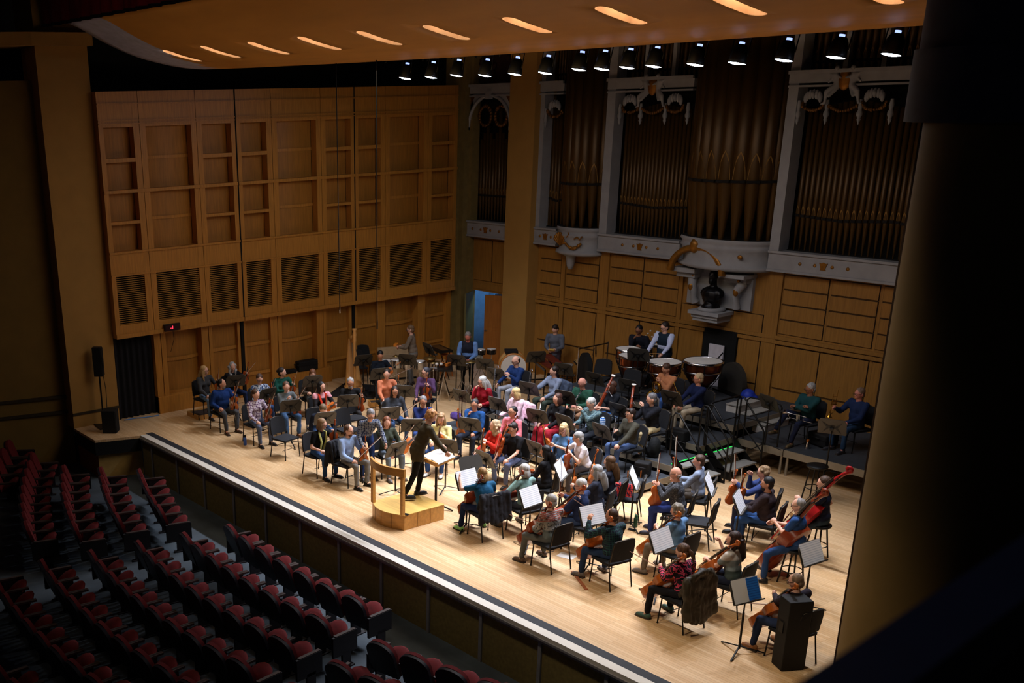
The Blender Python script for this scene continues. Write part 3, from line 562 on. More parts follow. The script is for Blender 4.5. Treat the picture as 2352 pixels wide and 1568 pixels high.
def stair(x0, y0, y1, ztop, label):
    t = thing('stair_unit', label, 'stairs', (0,0,0), group='portable stair units on the risers')
    n = 2
    for k in range(n):
        z = ztop-.2*(k+1); xx = x0+.02+.3*k
        b = MB(); b.bx(xx,xx+.3,y0,y1,z-.03,z); b.build('tread', TRD, t)
        if k == 0: MB().bx(xx-.01,xx+.01,y0,y1,z,z+.012).build('glow_strip', mat('green_glow_tape', (60,255,110), .5, emit=.5), t)
    for y in (y0,y1):
        b = MB(); b.add([(x0-.05,y,ztop),(x0+.05,y,ztop),(x0+.72,y,.0),(x0+.3,y,.0)], [(0,1,2,3)]); b.add([(x0-.05,y+.03,ztop),(x0+.05,y+.03,ztop),(x0+.72,y+.03,.0),(x0+.3,y+.03,.0)], [(3,2,1,0)]); b.add([(x0+.05,y,ztop),(x0+.05,y+.03,ztop),(x0+.72,y+.03,0),(x0+.72,y,0)], [(3,2,1,0)])
        b.build('stringer', BLACKM, t)
    for y in (y0-.04,y1+.06):
        MB().tube([(x0-.02,y,ztop),(x0-.02,y,ztop+.8),(x0+.03,y,ztop+.88),(x0+.12,y,ztop+.88),(x0+.62,y,.92),(x0+.67,y,.84),(x0+.67,y,0)], .018).tube([(x0-.02,y,ztop+.45),(x0+.67,y,.42)], .014).build('handrail', BLACKM, t)
stair(11.4,6.95,7.75,.6,'portable stair with black handrails beside the second riser, nearer the cellos')
stair(11.42,8.0,8.9,.6,'portable stair with green glowing edge beside the horn riser')
def guard(pts, label):
    t = thing('guard_rail', label, 'railing', (0,0,0), group='black guard rails on the risers')
    for k, (a, b_) in enumerate(zip(pts, pts[1:])):
        a = Vector(a); b_ = Vector(b_); u = Vector((0,0,.9)); MB().tube([a,a+u*.92,a+u+(b_-a)*.08,b_+u+(a-b_)*.08,b_+u*.92,b_], .018).tube([a+u*.5,b_+u*.5], .012).build('rail_frame', BLACKM, t)
guard([(11.45,9.0,.6),(11.45,7.95,.6)], 'black guard rail along the edge of the horn riser')
guard([(11.5,9.14,.55),(12.3,9.14,.55)], 'black guard rail at the front corner of the trumpet platform')
t = thing('step_box', 'white three-step box leading up to the timpani riser', 'steps', (0,0,0))
WST = mat('step_white', (190,186,180), .6); b = MB()
for k, (x0, x1, z) in enumerate(((10.5,10.8,.98),(10.84,11.1,.84),(11.2,11.5,.7))):
    MB().bx(x0,x1,9.9,10.75,z-.2,z-.02).build('riser_board', WST, t); MB().bx(x0,x1+.02,9.88,10.77,z-.02,z).build('tread', TRD, t)
# ---------------------------------------------------------------- chairs and stands
FAB = mat('black_chair_fabric', (26,27,31), .9, var=.2, scale=60); TRIM = mat('chair_edge', (78,66,50), .4, metal=.5)
chair = thing('orchestra_chair', 'x', 'chair')
b = MB(); b.grid(lambda u, v: ((u-.5)*.46, (v-.5)*.44, .455+.02*(1-(2*u-1)**4)*(1-(2*v-1)**4)-.02*v**6), 6, 6); b.box((0,0,.435), (.45,.43,.035)); b.build('seat', FAB, chair)
b = MB(); bk = lambda u, v, o: ((u-.5)*.44*(1-.12*v**4), -.20-.055*v-.035*(1-(2*u-1)**2)-o, .50+.37*v-.03*(2*u-1)**4*v)
b.grid(lambda u, v: bk(u,v,0), 8, 5); b.grid(lambda u, v: bk(1-u,v,.04), 8, 5)
for e in (0,1): b.grid(lambda u, v: bk(e if e else 0,v,.04*(u if e else 1-u)), 1, 5); b.grid(lambda u, v: bk(u,e,.04*(v if not e else 1-v)), 8, 1)
b.build('backrest', FAB, chair)
b = MB(); b.tube([bk(0,.0,.03),bk(0,.85,.03),bk(.06,1,.03),bk(.5,1.01,.03),bk(.94,1,.03),bk(1,.85,.03),bk(1,0,.03)], .009, 6); b.build('back_frame', TRIM, chair)
for s in (-1,1):
    MB().tube([(s*.20,.19,.44),(s*.22,.22,.015)], .012, 6).tube([(s*.22,.22,.015),(s*.22,.22,0)], .015, 6).build('leg', BLACKM, chair)
    MB().tube([(s*.22,-.27,.0),(s*.215,-.20,.40),(s*.215,-.19,.52)], .012, 6).build('leg', BLACKM, chair)
MB().tube([(-.21,-.2,.41),(-.205,.19,.42)], .01, 6).tube([(.21,-.2,.41),(.205,.19,.42)], .01, 6).tube([(-.21,.12,.2),(.21,.12,.2)], .006, 5).build('seat_frame', BLACKM, chair)
DESK = mat('stand_desk', (72,68,62), .42, metal=.25, var=.06); DRK = mat('stand_crease', (20,19,18), .5)
stand = thing('music_stand', 'x', 'music stand')
MB().tube([(0,0,.06),(0,0,.62)], .016).tube([(0,0,.6),(0,0,.93)], .011).build('pole', BLACKM, stand)
for k in range(3):
    a = R(90+120*k); MB().tube([(0,0,.10),(.16*cos(a),.16*sin(a),.06),(.34*cos(a),.34*sin(a),.012)], .014, 6, flat=.6).build('leg', BLACKM, stand)
TILT = R(-24)
TD = Matrix.Translation((0,.02,.95)) @ Matrix.Rotation(TILT,4,'X')
desk = MB(); c = [(-.25,-.16),(.25,-.16),(.25,.11),(.2,.18),(-.2,.18),(-.25,.11)]
TP = TD @ Matrix.Rotation(pi/2,4,'X')
desk.prism(c, -.006, .006, 0, TP); desk.bx(-.25,.25,-.065,.0,-.17,-.16,0,TD).bx(-.25,.25,-.07,-.062,-.17,-.15,0,TD)
for p in (((-.19,.13),(-.1,.0),(-.06,.03)),((.19,.13),(.06,.03),(.1,.0)),((-.17,-.14),(-.05,-.02),(-.09,-.0)),((.17,-.14),(.09,0),(.05,-.02)),((-.1,.01),(0,-.05),(.1,.01)),((-.1,.01),(.1,.01),(0,.05))):
    desk.add([(u,.012,v) for u, v in p], [(0,1,2)], 1, False, TD); desk.add([(u,.0125,v) for u, v in p], [(2,1,0)], 1, False, TD)
desk.box((0,.03,-.02), (.06,.05,.05), 1, TD)
desk.build('desk', [DESK, DRK], stand)
def paper_mat(name, base, ink, rows=36):
    m = mat(name, base, .75, var=.02); n, l, b = nd(m); tc = n.new('ShaderNodeTexCoord'); w = n.new('ShaderNodeTexWave'); w.wave_type = 'BANDS'; w.bands_direction = 'Z'
    w.inputs['Scale'].default_value = rows; w.inputs['Distortion'].default_value = .6; w.inputs['Detail Scale'].default_value = 40; l.new(tc.outputs['Object'], w.inputs[0])
    cr = n.new('ShaderNodeValToRGB'); cr.color_ramp.elements[0].position = .1; cr.color_ramp.elements[0].color = rgb(ink); cr.color_ramp.elements[1].position = .35; cr.color_ramp.elements[1].color = rgb(base)
    l.new(w.outputs[0], cr.inputs[0]); l.new(cr.outputs[0], b.inputs['Base Color']); return m
PAP = paper_mat('music_paper', (240,240,242), (206,210,217), 9.2); PAPW = mat('blank_paper', (232,230,226), .8, var=.02)
def page_mesh(mt, w=.46, h=.33, curl=.01): 
    b = MB(); b.grid(lambda u, v: ((u-.5)*w, -.012-curl*abs(2*u-1)**2*.5-curl*(.5 if abs(u-.5) < .05 else 0), (v-.5)*h), 8, 1)
    b.grid(lambda u, v: ((u-.5)*w, -.008, (v-.5)*h-.002), 1, 1); return b.mesh('page', mt)
pgm = page_mesh(PAP); pgw = page_mesh(PAPW)
bpy.context.view_layer.update()
STANDS = []
def put_stand(p, yaw, label, sheet=None, h=.95):
    z = p[2]-h; s = dup(stand, 'black music stand '+label, (p[0],p[1],z), R(yaw-90), group='black music stands')
    if sheet:
        o = bpy.data.objects.new('sheet_music', pgw if sheet == 2 else pgm); COL.objects.link(o)
        o.matrix_world = Matrix.Translation((p[0],p[1],z)) @ Matrix.Rotation(R(yaw-90),4,'Z') @ TD @ Matrix.Translation((0,-.006,.01))
        tag(o, 'open sheet music on the stand '+label, 'sheet music', 'sheet music on the stands')
    STANDS.append(s)
for a in [
((1.47,2.67,0.95),-14,'behind the man in the royal blue jumper'),
((3.13,2.55,0.95),5,'leaning behind the woman in the plaid shirt'),
((4.39,2.39,0.95),-20,'behind the empty front chair'),
((2.76,4.12,0.95),-16,'under the bowed person with short auburn hair'),
((5.74,2.40,0.95),-18,'hiding the person bent down in navy'),
((4.86,3.67,0.95),-28,'before the bearded man in a black turtleneck'),
((1.71,6.50,0.95),-18,'beside the harp'),
((3.22,5.88,0.95),-20,'behind the woman in the peach jumper'),
((7.15,2.42,0.95),10,'between the man in light blue shirt and the stooping player'),
((8.49,2.17,0.95),2,'in front of the woman in the olive jumper'),
((6.32,3.72,0.95),-20,'before the woman in a dark grey shirt'),
((5.01,5.24,0.95),-55,'beside the woman in the purple jumper'),
((2.62,7.29,1.15),-60,'among the row of timbales',None,1.1),
((2.50,8.13,1.40),-100,'near the wall beside the keyboard',None,1.2),
((7.38,3.53,0.95),-40,'just behind the conductor'),
((8.94,3.10,0.95),-60,'behind the wooden conducting desk'),
((3.50,8.22,1.15),-60,'in front of the drummer in a navy gilet',None,1.1),
((4.33,8.46,1.15),-64,'before the bass drum',None,1.1),
((5.91,7.33,1.20),-74,'left of the bald clarinettist in blue'),
((6.22,5.97,0.95),-82,'in front of the woman in a red cardigan'),
((8.11,4.51,0.95),-66,'before the man resting his chin'),
((7.83,5.57,1.15),-86,'before the blonde flautist in pale pink'),
((7.83,6.50,1.35),-80,'between the two clarinettists'),
((9.04,5.54,1.15),-76,'before the flautist in a red skirt'),
((4.71,9.90,1.20),-30,'over the marimba',None,1.1),
((6.90,8.60,1.30),-80,'behind the clarinettist in pale grey-blue'),
((8.87,6.55,1.35),-82,'below the bald man in green'),
((9.71,5.66,1.15),-94,'before the man covering his face'),
((8.16,8.27,1.35),-90,'beside the man in green, before the tam-tam'),
((9.07,8.34,1.35),-84,'between the bassoonists'),
((8.45,9.34,1.95),-64,'behind the smallest kettledrum',None,1.1),
((10.82,7.57,1.55),-88,'before the horn player in tan'),
((9.82,7.17,1.15),-90,'before the bassoonist in a striped skirt'),
((10.65,5.71,1.15),-96,'before the oboist in a brown jumper'),
((10.21,4.34,0.95),-95,'beside the black-haired violist'),
((10.06,3.13,0.95),-95,'between the red jumper violist and the cellos'),
((10.19,2.64,0.95),170,'just behind the stand of the cellist in a teal T-shirt'),
((10.76,2.02,0.95),178,'holding the music of the cellist in a teal T-shirt',1),
((12.13,2.24,0.95),184,'with open music beside the grey-haired cellist in mint',1),
((11.44,3.71,0.95),208,'with music before the grey long-haired violist',1),
((13.40,2.38,0.95),170,'with music before the cellist in dark plaid',1),
((12.57,4.39,0.95),214,'with music seen edge-on near the green bottle',1),
((13.60,5.15,0.95),210,'with music beside the young man in pale grey',1),
((14.47,4.77,0.95),204,'with music before the black-haired player',1),
((14.78,2.39,0.95),182,'with music before the cellist in a floral blouse',1),
((16.46,3.70,0.95),176,'with music beside the double bassist in blue',1),
((16.68,1.80,0.95),168,'with a blue part near the black speaker tower',2),
((13.91,8.26,1.50),-70,'before the half-hidden trumpeter'),
((12.18,8.89,1.50),-105,'before the trumpeter with folded arms'),
]: put_stand(*a)
o = bpy.data.objects.new('sheet_music', page_mesh(paper_mat('blue_part', (30,110,200), (20,80,160), 9.2), .2, .31, .004)); COL.objects.link(o)
p = (16.68,1.80,0.95); o.matrix_world = Matrix.Translation((p[0],p[1],0)) @ Matrix.Rotation(R(168-90),4,'Z') @ TD @ Matrix.Translation((.11,-.022,.01)); tag(o, 'blue printed part on the stand near the black speaker tower', 'sheet music')
def put_chair(x, y, z, yaw, label): return dup(chair, label, (x,y,z), R(yaw-90), group='black orchestra chairs')
for p, yaw, lab in [((5.00,1.83,0.45),10,'empty black chair at the stage front, left of the woman in black'),((4.66,4.01,0.45),-10,'empty black chair behind the stooping player in flannel'),((5.37,3.31,0.45),0,'black chair behind the man in the light blue shirt, mostly hidden'),
 ((0.10,7.77,0.45),-20,'empty black chair beside the panelled wall, right of the harp'),((0.50,7.23,0.45),-20,'empty black chair just right of the harp neck'),((13.80,4.64,0.45),205,'empty black chair behind the bald player in speckled grey'),
 ((11.68,4.54,0.45),200,'black chair beside the grey long-haired violist'),((12.23,4.65,0.45),215,'black chair with a red and navy scarf over it'),((6.79,9.98,0.85),-70,'empty black chair on the riser in front of the tam-tam'),((8.51,8.96,1.05),-75,'empty black chair behind the bassoonists')]:
    put_chair(p[0], p[1], p[2]-.45, yaw, lab)
# ---------------------------------------------------------------- instruments
VAR = mat('varnish', (0,0,0), .25, var=.18, scale=7, stretch=(5,1,1), objcol=True); EB = mat('ebony', (16,13,12), .35); STR = mat('string_metal', (190,185,175), .3, metal=.8)
HP = [(0,0),(.004,.03),(.02,.068),(.05,.094),(.085,.104),(.12,.096),(.145,.08),(.155,.082),(.165,.066),(.195,.055),(.22,.06),(.235,.076),(.245,.073),(.27,.082),(.295,.084),(.32,.075),(.34,.05),(.352,.02)]
def violin_proto(name, cat, s, rib, neck=.13, pin=0, wide=1):
    t = thing(name, 'x', cat); W = [(z*s, w*s*wide) for z, w in HP]
    out = [(w, z) for z, w in W]+[(-w, z) for z, w in W[::-1] if w > 0]
    MX = Matrix.Rotation(pi/2,4,'X')          # (x,z) outline standing up, thickness along y
    b = MB(); b.prism(out, -rib/2, rib/2, 0, MX, True); cz = .18*s
    for sg in (-1,1):
        ring = [(x*.97, z, rib/2) for x, z in out]; n = len(out)
        r2 = [(x*.6, cz+(z-cz)*.72, rib/2+.013*s) for x, z in out]
        vs = [(x, -sg*y, z) for x, z, y in ring]+[(x, -sg*y, z) for x, z, y in r2]
        f = [(i,(i+1)%n,n+(i+1)%n,n+i) for i in range(n)]+[tuple(range(n,2*n))]
        b.add(vs, f if sg > 0 else [q[::-1] for q in f], 0, True)
    for sg in (-1,1): b.tube([(sg*.035*s,-rib/2-.013*s,.145*s),(sg*.045*s,-rib/2-.011*s,.18*s),(sg*.034*s,-rib/2-.013*s,.21*s)], .003*s, 4, 1)
    b.build('body', [VAR, EB], t)
    top = .352+neck; yf = -rib/2-.02*s
    MB().tube([(0,-rib*.2,.34*s),(0,yf+.014*s,.36*s+.02*s),(0,yf+.014*s,top*s)], .011*s, 6).build('neck', VAR, t)
    MB().add([(-.020*s,yf,.215*s),(.020*s,yf,.215*s),(.012*s,yf+.008*s,top*s),(-.012*s,yf+.008*s,top*s),(-.020*s,yf-.008*s,.215*s),(.020*s,yf-.008*s,.215*s),(.012*s,yf,top*s),(-.012*s,yf,top*s)], [(0,1,2,3),(7,6,5,4),(0,4,5,1),(1,5,6,2),(2,6,7,3),(3,7,4,0)]).build('fingerboard', EB, t)
    b = MB(); sc = [(0,yf+.01*s,top*s),(0,yf+.02*s,(top+.06)*s),(0,yf+.03*s,(top+.085)*s)]+[(0, yf+.02*s-.018*s*(1-k/11)*cos(k*.9)*-1, (top+.095)*s+.018*s*(1-k/11)*sin(k*.9)) for k in range(9)]
    b.tube(sc, [.012*s,.010*s,.011*s]+[.009*s]*9, 6)
    for k in range(4): b.tube([(-.035*s if k%2 else .035*s, yf+.018*s, (top+.015+.015*k)*s),(0,yf+.018*s,(top+.015+.015*k)*s)], .004*s, 5, 1)
    b.build('scroll', [VAR, EB], t)
    MB().add([(-.022*s,yf+.004*s,.177*s),(.022*s,yf+.004*s,.177*s),(.016*s,yf-.016*s,.18*s),(-.016*s,yf-.016*s,.18*s)], [(0,1,2,3),(3,2,1,0)]).build('bridge', mat('bridge_maple', (200,160,100), .6), t)
    MB().add([(-.012*s,yf-.002*s,.01*s),(.012*s,yf-.002*s,.01*s),(.02*s,yf-.008*s,.125*s),(-.02*s,yf-.008*s,.125*s)], [(0,1,2,3),(3,2,1,0)]).build('tailpiece', EB, t)
    b = MB()
    for k in range(4): x = (k-1.5)*.009*s; b.tube([(x,yf-.01*s,.12*s),(x,yf-.018*s,.18*s),(x*.6,yf-.006*s,top*s)], .0012*s, 3)
    b.build('strings', STR, t)
    if pin: MB().tube([(0,0,.0),(0,0,-pin)], .006, 6).build('endpin', STR, t)
    return t
bpy.context.view_layer.update()
PRO = {'violin': violin_proto('violin','violin',1.0,.036), 'viola': violin_proto('viola','viola',1.14,.04), 'cello': violin_proto('cello','cello',2.1,.12,.15,.30), 'double_bass': violin_proto('double_bass','double bass',3.05,.19,.16,.2,.98)}
bow = thing('bow', 'x', 'bow'); MB().tube([(0,0,0),(0,.006,.36),(0,-.004,.73)], [.0055,.0048,.004], 6).build('stick', mat('pernambuco', (120,62,28), .4), bow)
MB().tube([(0,-.022,.03),(0,-.018,.71)], .0045, 4, flat=.4).build('hair', mat('bow_hair', (225,215,195), .6), bow); MB().bx(-.006,.006,-.026,0,.015,.06).build('frog', EB, bow)
KEY = mat('silver_keys', (190,192,200), .25, metal=.9); GREN = mat('grenadilla', (20,18,20), .35); BRS = mat('lacquered_brass', (190,140,50), .22, metal=.9); MAPR = mat('red_maple', (128,48,20), .35)
def reed(name, L, r, bell, body, keyn, crook=None, white=False):
    t = thing(name, 'x', name.replace('_',' '))
    MB().lathe([(bell,0),(r*1.1,.09*L),(r,.16*L),(r,L),(0,L)], 10).build('body', body, t)
    b = MB()
    for k in range(keyn): z = .15*L+.75*L*k/keyn; b.lathe([(r*1.25,z),(r*1.25,z+.008)], 8); b.ell((r*1.1,0,z+.02), (.006,.008,.012), 5)
    b.tube([(r*1.2,.004,.12*L),(r*1.2,.004,.55*L)], .003, 4); b.tube([(-r*1.2,.004,.5*L),(-r*1.2,.004,.9*L)], .003, 4); b.build('keywork', KEY, t)
    if crook: MB().tube(crook, .006, 6).build('crook', KEY, t)
    if white: MB().lathe([(r*1.5,0),(r*2.0,.012),(r*1.9,.03),(r*1.3,.03),(r*1.2,.0)], 12, 0, Matrix.Translation((0,0,L-.01))).build('bell_ring', mat('ivory_ring', (235,232,225), .5), t)
    return t
PRO['clarinet'] = reed('clarinet', .6, .014, .035, GREN, 9); PRO['bass_clarinet'] = reed('bass_clarinet', .95, .018, .03, GREN, 12, [(0,0,.95),(.02,0,1.02),(.09,0,1.05),(.13,0,1.0)])
PRO['oboe'] = reed('oboe', .58, .011, .02, GREN, 10); PRO['flute'] = reed('flute', .66, .010, .010, KEY, 12)
t = PRO['bassoon'] = reed('bassoon', 1.34, .024, .03, MAPR, 8, None, True); MB().tube([(.045,0,.0),(.045,0,.95)], .022, 10).build('wing_joint', MAPR, t); MB().tube([(.045,0,.95),(.1,.0,1.02),(.25,0,.98)], .006, 6).build('bocal', KEY, t)
t = PRO['horn'] = thing('horn','x','horn')
b = MB()
for rr, yy in ((.13,0),(.115,.025),(.10,.05)): b.tube([(rr*cos(2*pi*k/22),yy,rr*sin(2*pi*k/22)) for k in range(22)], .009, 6, loop=True)
b.build('tubing', BRS, t); MB().lathe([(.012,0),(.02,.1),(.04,.17),(.09,.23),(.15,.26),(.148,.265),(.04,.18)], 18, 0, frame((-.1,-.02,-.08),(-.5,.3,-.8))).build('bell', BRS, t)
MB().tube([(.1,.0,.09),(.03,-.03,.22),(-.04,-.05,.33)], .006, 6).build('leadpipe', BRS, t); MB().lathe([(.02,-.02),(.02,.05)], 8).lathe([(.02,-.02),(.02,.05)],8,0,Matrix.Translation((.045,0,0))).build('valve', KEY, t)
def trumpet(col):
    t = thing('trumpet','x','trumpet'); MB().lathe([(.006,0),(.006,.3),(.012,.38),(.03,.44),(.062,.475)], 14).build('bell', col, t)
    MB().tube([(0,.0,.05),(0,.10,.05),(0,.10,.36),(0,.05,.40),(0,.0,.36)], .006, 6).tube([(0,.1,.2),(0,.1,-.12)], .005, 6).lathe([(.012,-.14),(.005,-.11)], 8, 0, Matrix.Translation((0,.1,0))).build('tubing', col, t)
    b = MB()
    for k in range(3): b.tube([(0,-.02,.15+.028*k),(0,.13,.15+.028*k)], .011, 7)
    b.build('valve', col, t); return t
PRO['trumpet'] = trumpet(BRS); PRO['silver_trumpet'] = trumpet(CHROME)
bpy.context.view_layer.update()
def inst(kind, label, o, z, front, color=None):
    q = dup(PRO[kind], label, M=frame(o, z, front), color=color); q.name = kind.replace('silver_',''); return q
def put_bow(label, o, d, front=(0,-1,.2)): return dup(bow, label, M=frame(o, d, front))
# ---------------------------------------------------------------- percussion
COPPER = mat('copper_bowl', (150,78,44), .22, metal=.9, var=.2); HEAD = mat('drum_head', (214,208,200), .6, var=.05)
def drum(name, label, p, r, depth, shell, group=None, legs=True, floor=0, cat='drum'):
    t = thing(name, label, cat, (p[0],p[1],floor), 0, group); z = p[2]-floor
    MB().lathe([(r,z-depth),(r,z-.01)], 20).build('shell', shell, t); MB().lathe([(0,z),(r*.98,z)], 20).build('drum_head', HEAD, t)
    b = MB(); b.lathe([(r*1.03,z-.02),(r*1.04,z+.008),(r*.98,z+.006)], 20)
    for k in range(6): a = k*pi/3; b.tube([(r*1.04*cos(a),r*1.04*sin(a),z-.01),(r*1.04*cos(a),r*1.04*sin(a),z-depth*.8)], .006, 5)
    b.build('hoop', CHROME, t)
    if legs:
        b = MB(); b.tube([(0,0,z-depth),(0,0,.25)], .013, 6); b.build('stand_pole', CHROME, t)
        for k in range(3): a = 2.1*k+.4; MB().tube([(0,0,.42),(.24*cos(a),.24*sin(a),0)], .009, 5).build('leg', CHROME, t)
    return t
def timp(label, p, r):
    zb = .8; t = thing('timpani', label, 'kettledrum', (p[0],p[1],zb), 0, 'copper timpani'); z = p[2]-zb
    MB().lathe([(0,z-.62),(r*.35,z-.6),(r*.72,z-.42),(r*.94,z-.2),(r,z-.03)], 28).build('bowl', COPPER, t); MB().lathe([(0,z+.012),(r*.97,z+.01)], 28).build('drum_head', HEAD, t)
    MB().lathe([(r*1.05,z-.03),(r*1.06,z+.015),(r*.98,z+.02),(r*.97,z+.008)], 28).build('hoop', CHROME, t)
    MB().lathe([(r*.99,z-.24),(r*1.02,z-.225),(r*.99,z-.21)], 28).build('girdle', CHROME, t)
    for k in range(6): a = k*pi/3+.2; MB().tube([(r*1.07*cos(a),r*1.07*sin(a),z),(r*1.06*cos(a),r*1.06*sin(a),z-.25),(.3*r*cos(a),.3*r*sin(a),.12)], .011, 6).build('strut', BLACKM, t)
    MB().lathe([(0,.02),(r*.5,.02),(r*.45,.1),(.06,.16),(.05,z-.6)], 14).build('pedal_base', BLACKM, t)
timp('copper kettledrum partly covered by the black stand, before the seated man', (7.90,9.83,1.62), .33)
timp('middle copper kettledrum in front of the man in a gilet', (8.80,9.85,1.62), .38)
timp('largest copper kettledrum, nearest the dark doorway', (9.36,10.50,1.64), .43)
timp('small kettledrum half hidden at the back, beside the seated man', (7.45,10.19,1.66), .29)
for lab, p in (('steel timbale at the outer end of the row by the harpist, partly hidden',(1.83,7.24,0.86)),('pale timbale second in the row, behind the violist in navy',(2.01,7.40,0.88)),('chrome timbale in front of the crate, right of the stand pole',(2.24,7.56,0.86)),('chrome timbale nearest the suspended cymbals',(2.48,7.83,0.86))):
    drum('timbale', lab, p, .165, .2, CHROME, 'row of timbales')
drum('snare_drum', 'snare drum with dark shell before the drummer in a navy gilet', (3.45,8.47,0.86), .17, .14, BLACKM)
drum('floor_tom', 'dark floor tom beside the percussion table', (2.50,8.23,0.60), .2, .36, mat('dark_wood_shell', (60,34,20), .4), legs=False)
CYM = mat('cymbal_bronze', (150,122,70), .3, metal=.85, var=.1)
for lab, p, r in (('suspended cymbal on the right of the timbales, upper one',(2.74,7.96,0.98),.19),('suspended cymbal below the upper one, beside the timbales',(2.82,8.01,0.88),.18),('suspended cymbal over the snare drum',(3.76,8.50,0.98),.2),('small reddish cymbal in front of the crate',(1.87,7.49,0.95),.09)):
    t = thing('cymbal', lab, 'cymbal', (p[0],p[1],0), 0, 'suspended cymbals'); z = p[2]
    MB().lathe([(0,z+.03),(.035,z+.025),(.05,z+.01),(r,z-.01),(r,z-.014),(.04,z)], 22).build('plate', CYM, t); MB().tube([(0,0,.2),(0,0,z+.05)], .009, 6).build('stand_pole', CHROME, t)
    for k in range(3): a = 2.1*k; MB().tube([(0,0,.35),(.26*cos(a),.26*sin(a),0)], .008, 5).build('leg', CHROME, t)
p = (3.38,7.92,0.85)
t = thing('trap_table', 'black percussion table holding small instruments', 'table', (p[0],p[1],0), R(-40)); MB().box((0,0,.83), (.75,.4,.05)).build('table_top', BLACKM, t)
for sx in (-.3,.3): MB().tube([(sx,-.15,0),(sx,0,.82)], .015).tube([(sx,.15,0),(sx,0,.5)], .012).build('leg', CHROME if sx > 0 else BLACKM, t)
q = (3.32,7.77,0.92)
for dx in (-.045,.045): 
    t = thing('maraca', 'white round maraca on the percussion table, %s of two' % ('left' if dx < 0 else 'right'), 'maraca', (q[0]+dx*.8,q[1]+dx,.9)); MB().ell((0,0,.03), .045).build('head', HEAD, t); MB().tube([(0,0,.03),(.0,.1,.03)], .009, 6).build('handle', EB, t)
WBO = mat('orange_block_wood', (196,110,40), .5)
for lab, p in (('orange woodblock on the percussion table, beside the maracas',(3.27,7.92,0.90)),('longer orange woodblock on the percussion table',(3.37,8.04,0.90))):
    t = thing('woodblock', lab, 'woodblock', (p[0],p[1],.855), R(20)); MB().box((0,0,.04), (.07,.2,.07)).build('block', WBO, t); MB().box((.036,0,.045), (.004,.16,.012)).build('slot', EB, t)
p = (3.37,8.22,0.92); MB().tube([(p[0]+.06*cos(k*.6),p[1],.93+.06*sin(k*.6)) for k in range(11)], .016, 6, loop=False).build('tambourine', HEAD, None, label='small white tambourine ring on the percussion table edge', cat='tambourine')
p = (.72,8.45,0); t = thing('crate', 'beige wooden road crate with raised lid standing by the side wall', 'crate', (p[0],p[1],0), R(66)); CR = mat('crate_beige', (186,160,124), .7)
MB().bx(-.5,.5,-.3,.3,.06,.62).build('crate_body', CR, t); MB().bx(-.5,.5,.26,.34,.62,.82).build('lid', CR, t); MB().bx(-.5,.5,-.3,.3,0,.05).build('crate_base', BLACK, t)
for sx in (-.25,.25): MB().bx(sx-.04,sx+.04,-.315,-.3,.56,.64).build('latch', CHROME, t)
p = (1.58,9.30,0.85); t = thing('glockenspiel', 'black keyboard glockenspiel on a stand by the olive corner', 'glockenspiel', (p[0],p[1],0), R(-15)); MB().box((0,0,.84), (.85,.4,.06)).build('case', BLACKM, t)
b = MB()
for k in range(14): b.box((-.36+.055*k,.0,.875), (.042,.28-.008*k,.012))
b.build('bars', mat('bar_bronze', (120,84,48), .4, metal=.5), t)
for sx in (-.35,.35): MB().tube([(sx,-.15,0),(sx,.15,.82)], .014).tube([(sx,.15,0),(sx,-.15,.82)], .014).build('leg', BLACKM, t)
def stool(name, label, p, zb, h, r, top, legc):
    t = thing(name, label, 'stool', (p[0],p[1],zb)); MB().lathe([(0,h),(r*.95,h),(r,h-.02),(r*.9,h-.045),(0,h-.045)], 18).build('seat', top, t)
    for k in range(4): a = pi/4+k*pi/2; MB().tube([(r*.6*cos(a),r*.6*sin(a),h-.04),(r*1.05*cos(a),r*1.05*sin(a),0)], .014, 6).build('leg', legc, t)
    MB().tube([(r*.85*cos(k*pi/8),r*.85*sin(k*pi/8),h*.38) for k in range(16)], .009, 5, loop=True).build('foot_ring', legc, t)
stool('wooden_stool','orange wooden stool behind the percussion table by the corner', (1.52,9.61,0.66), 0, .66, .17, WBO, WBO)
stool('bar_stool','black round-topped stool standing in front of the trumpet platform', (13.76,8.21,0.72), 0, .72, .2, BLACKM, BLACKM)
stool('bar_stool','grey-topped stool behind the clarinettist in pale blue', (4.50,11.35,0.60), 0, .6, .16, mat('grey_vinyl', (150,146,140), .6), BLACKM)
p = (3.67,10.10,0.62); t = thing('bass_drum', 'cream bass drum on its side behind the bald clarinettist', 'drum', (p[0],p[1],0), R(-40))
MD = Matrix.Translation((0,0,.62)) @ Matrix.Rotation(pi/2,4,'Y')
MB().lathe([(.36,-.24),(.36,.24)], 28, 0, MD).build('shell', mat('cream_shell', (222,180,112), .4), t)
for s in (-1,1): MB().lathe([(0,s*.25),(.345,s*.245)], 28, 0, MD).build('drum_head', HEAD, t); MB().lathe([(.34,s*.255),(.375,s*.25),(.375,s*.19),(.36,s*.19)], 28, 0, MD).build('hoop', mat('hoop_wood', (176,110,44), .4), t)
MB().tube([(-.2,-.3,0),(-.2,-.25,.4),(.2,-.25,.4),(.2,-.3,0)], .018).tube([(-.2,.3,0),(-.2,.25,.4),(.2,.25,.4),(.2,.3,0)], .018).build('cradle', BLACKM, t)
MB().box((-.05,-.05,.995), (.4,.34,.05)).build('black_pad', BLACK, None, label='black folded cloth on top of the bass drum', cat='cloth').matrix_world = Matrix.Translation((p[0],p[1],0)) @ Matrix.Rotation(R(-40),4,'Z')
for lab, q in (('white-headed tom beyond the drummer, beside the back door',(2.74,10.19,0.90)),('second white-headed tom just right of the drummer',(2.52,9.99,0.88))):
    drum('tom_tom', lab, q, .13, .14, BLACKM, 'white-headed toms')
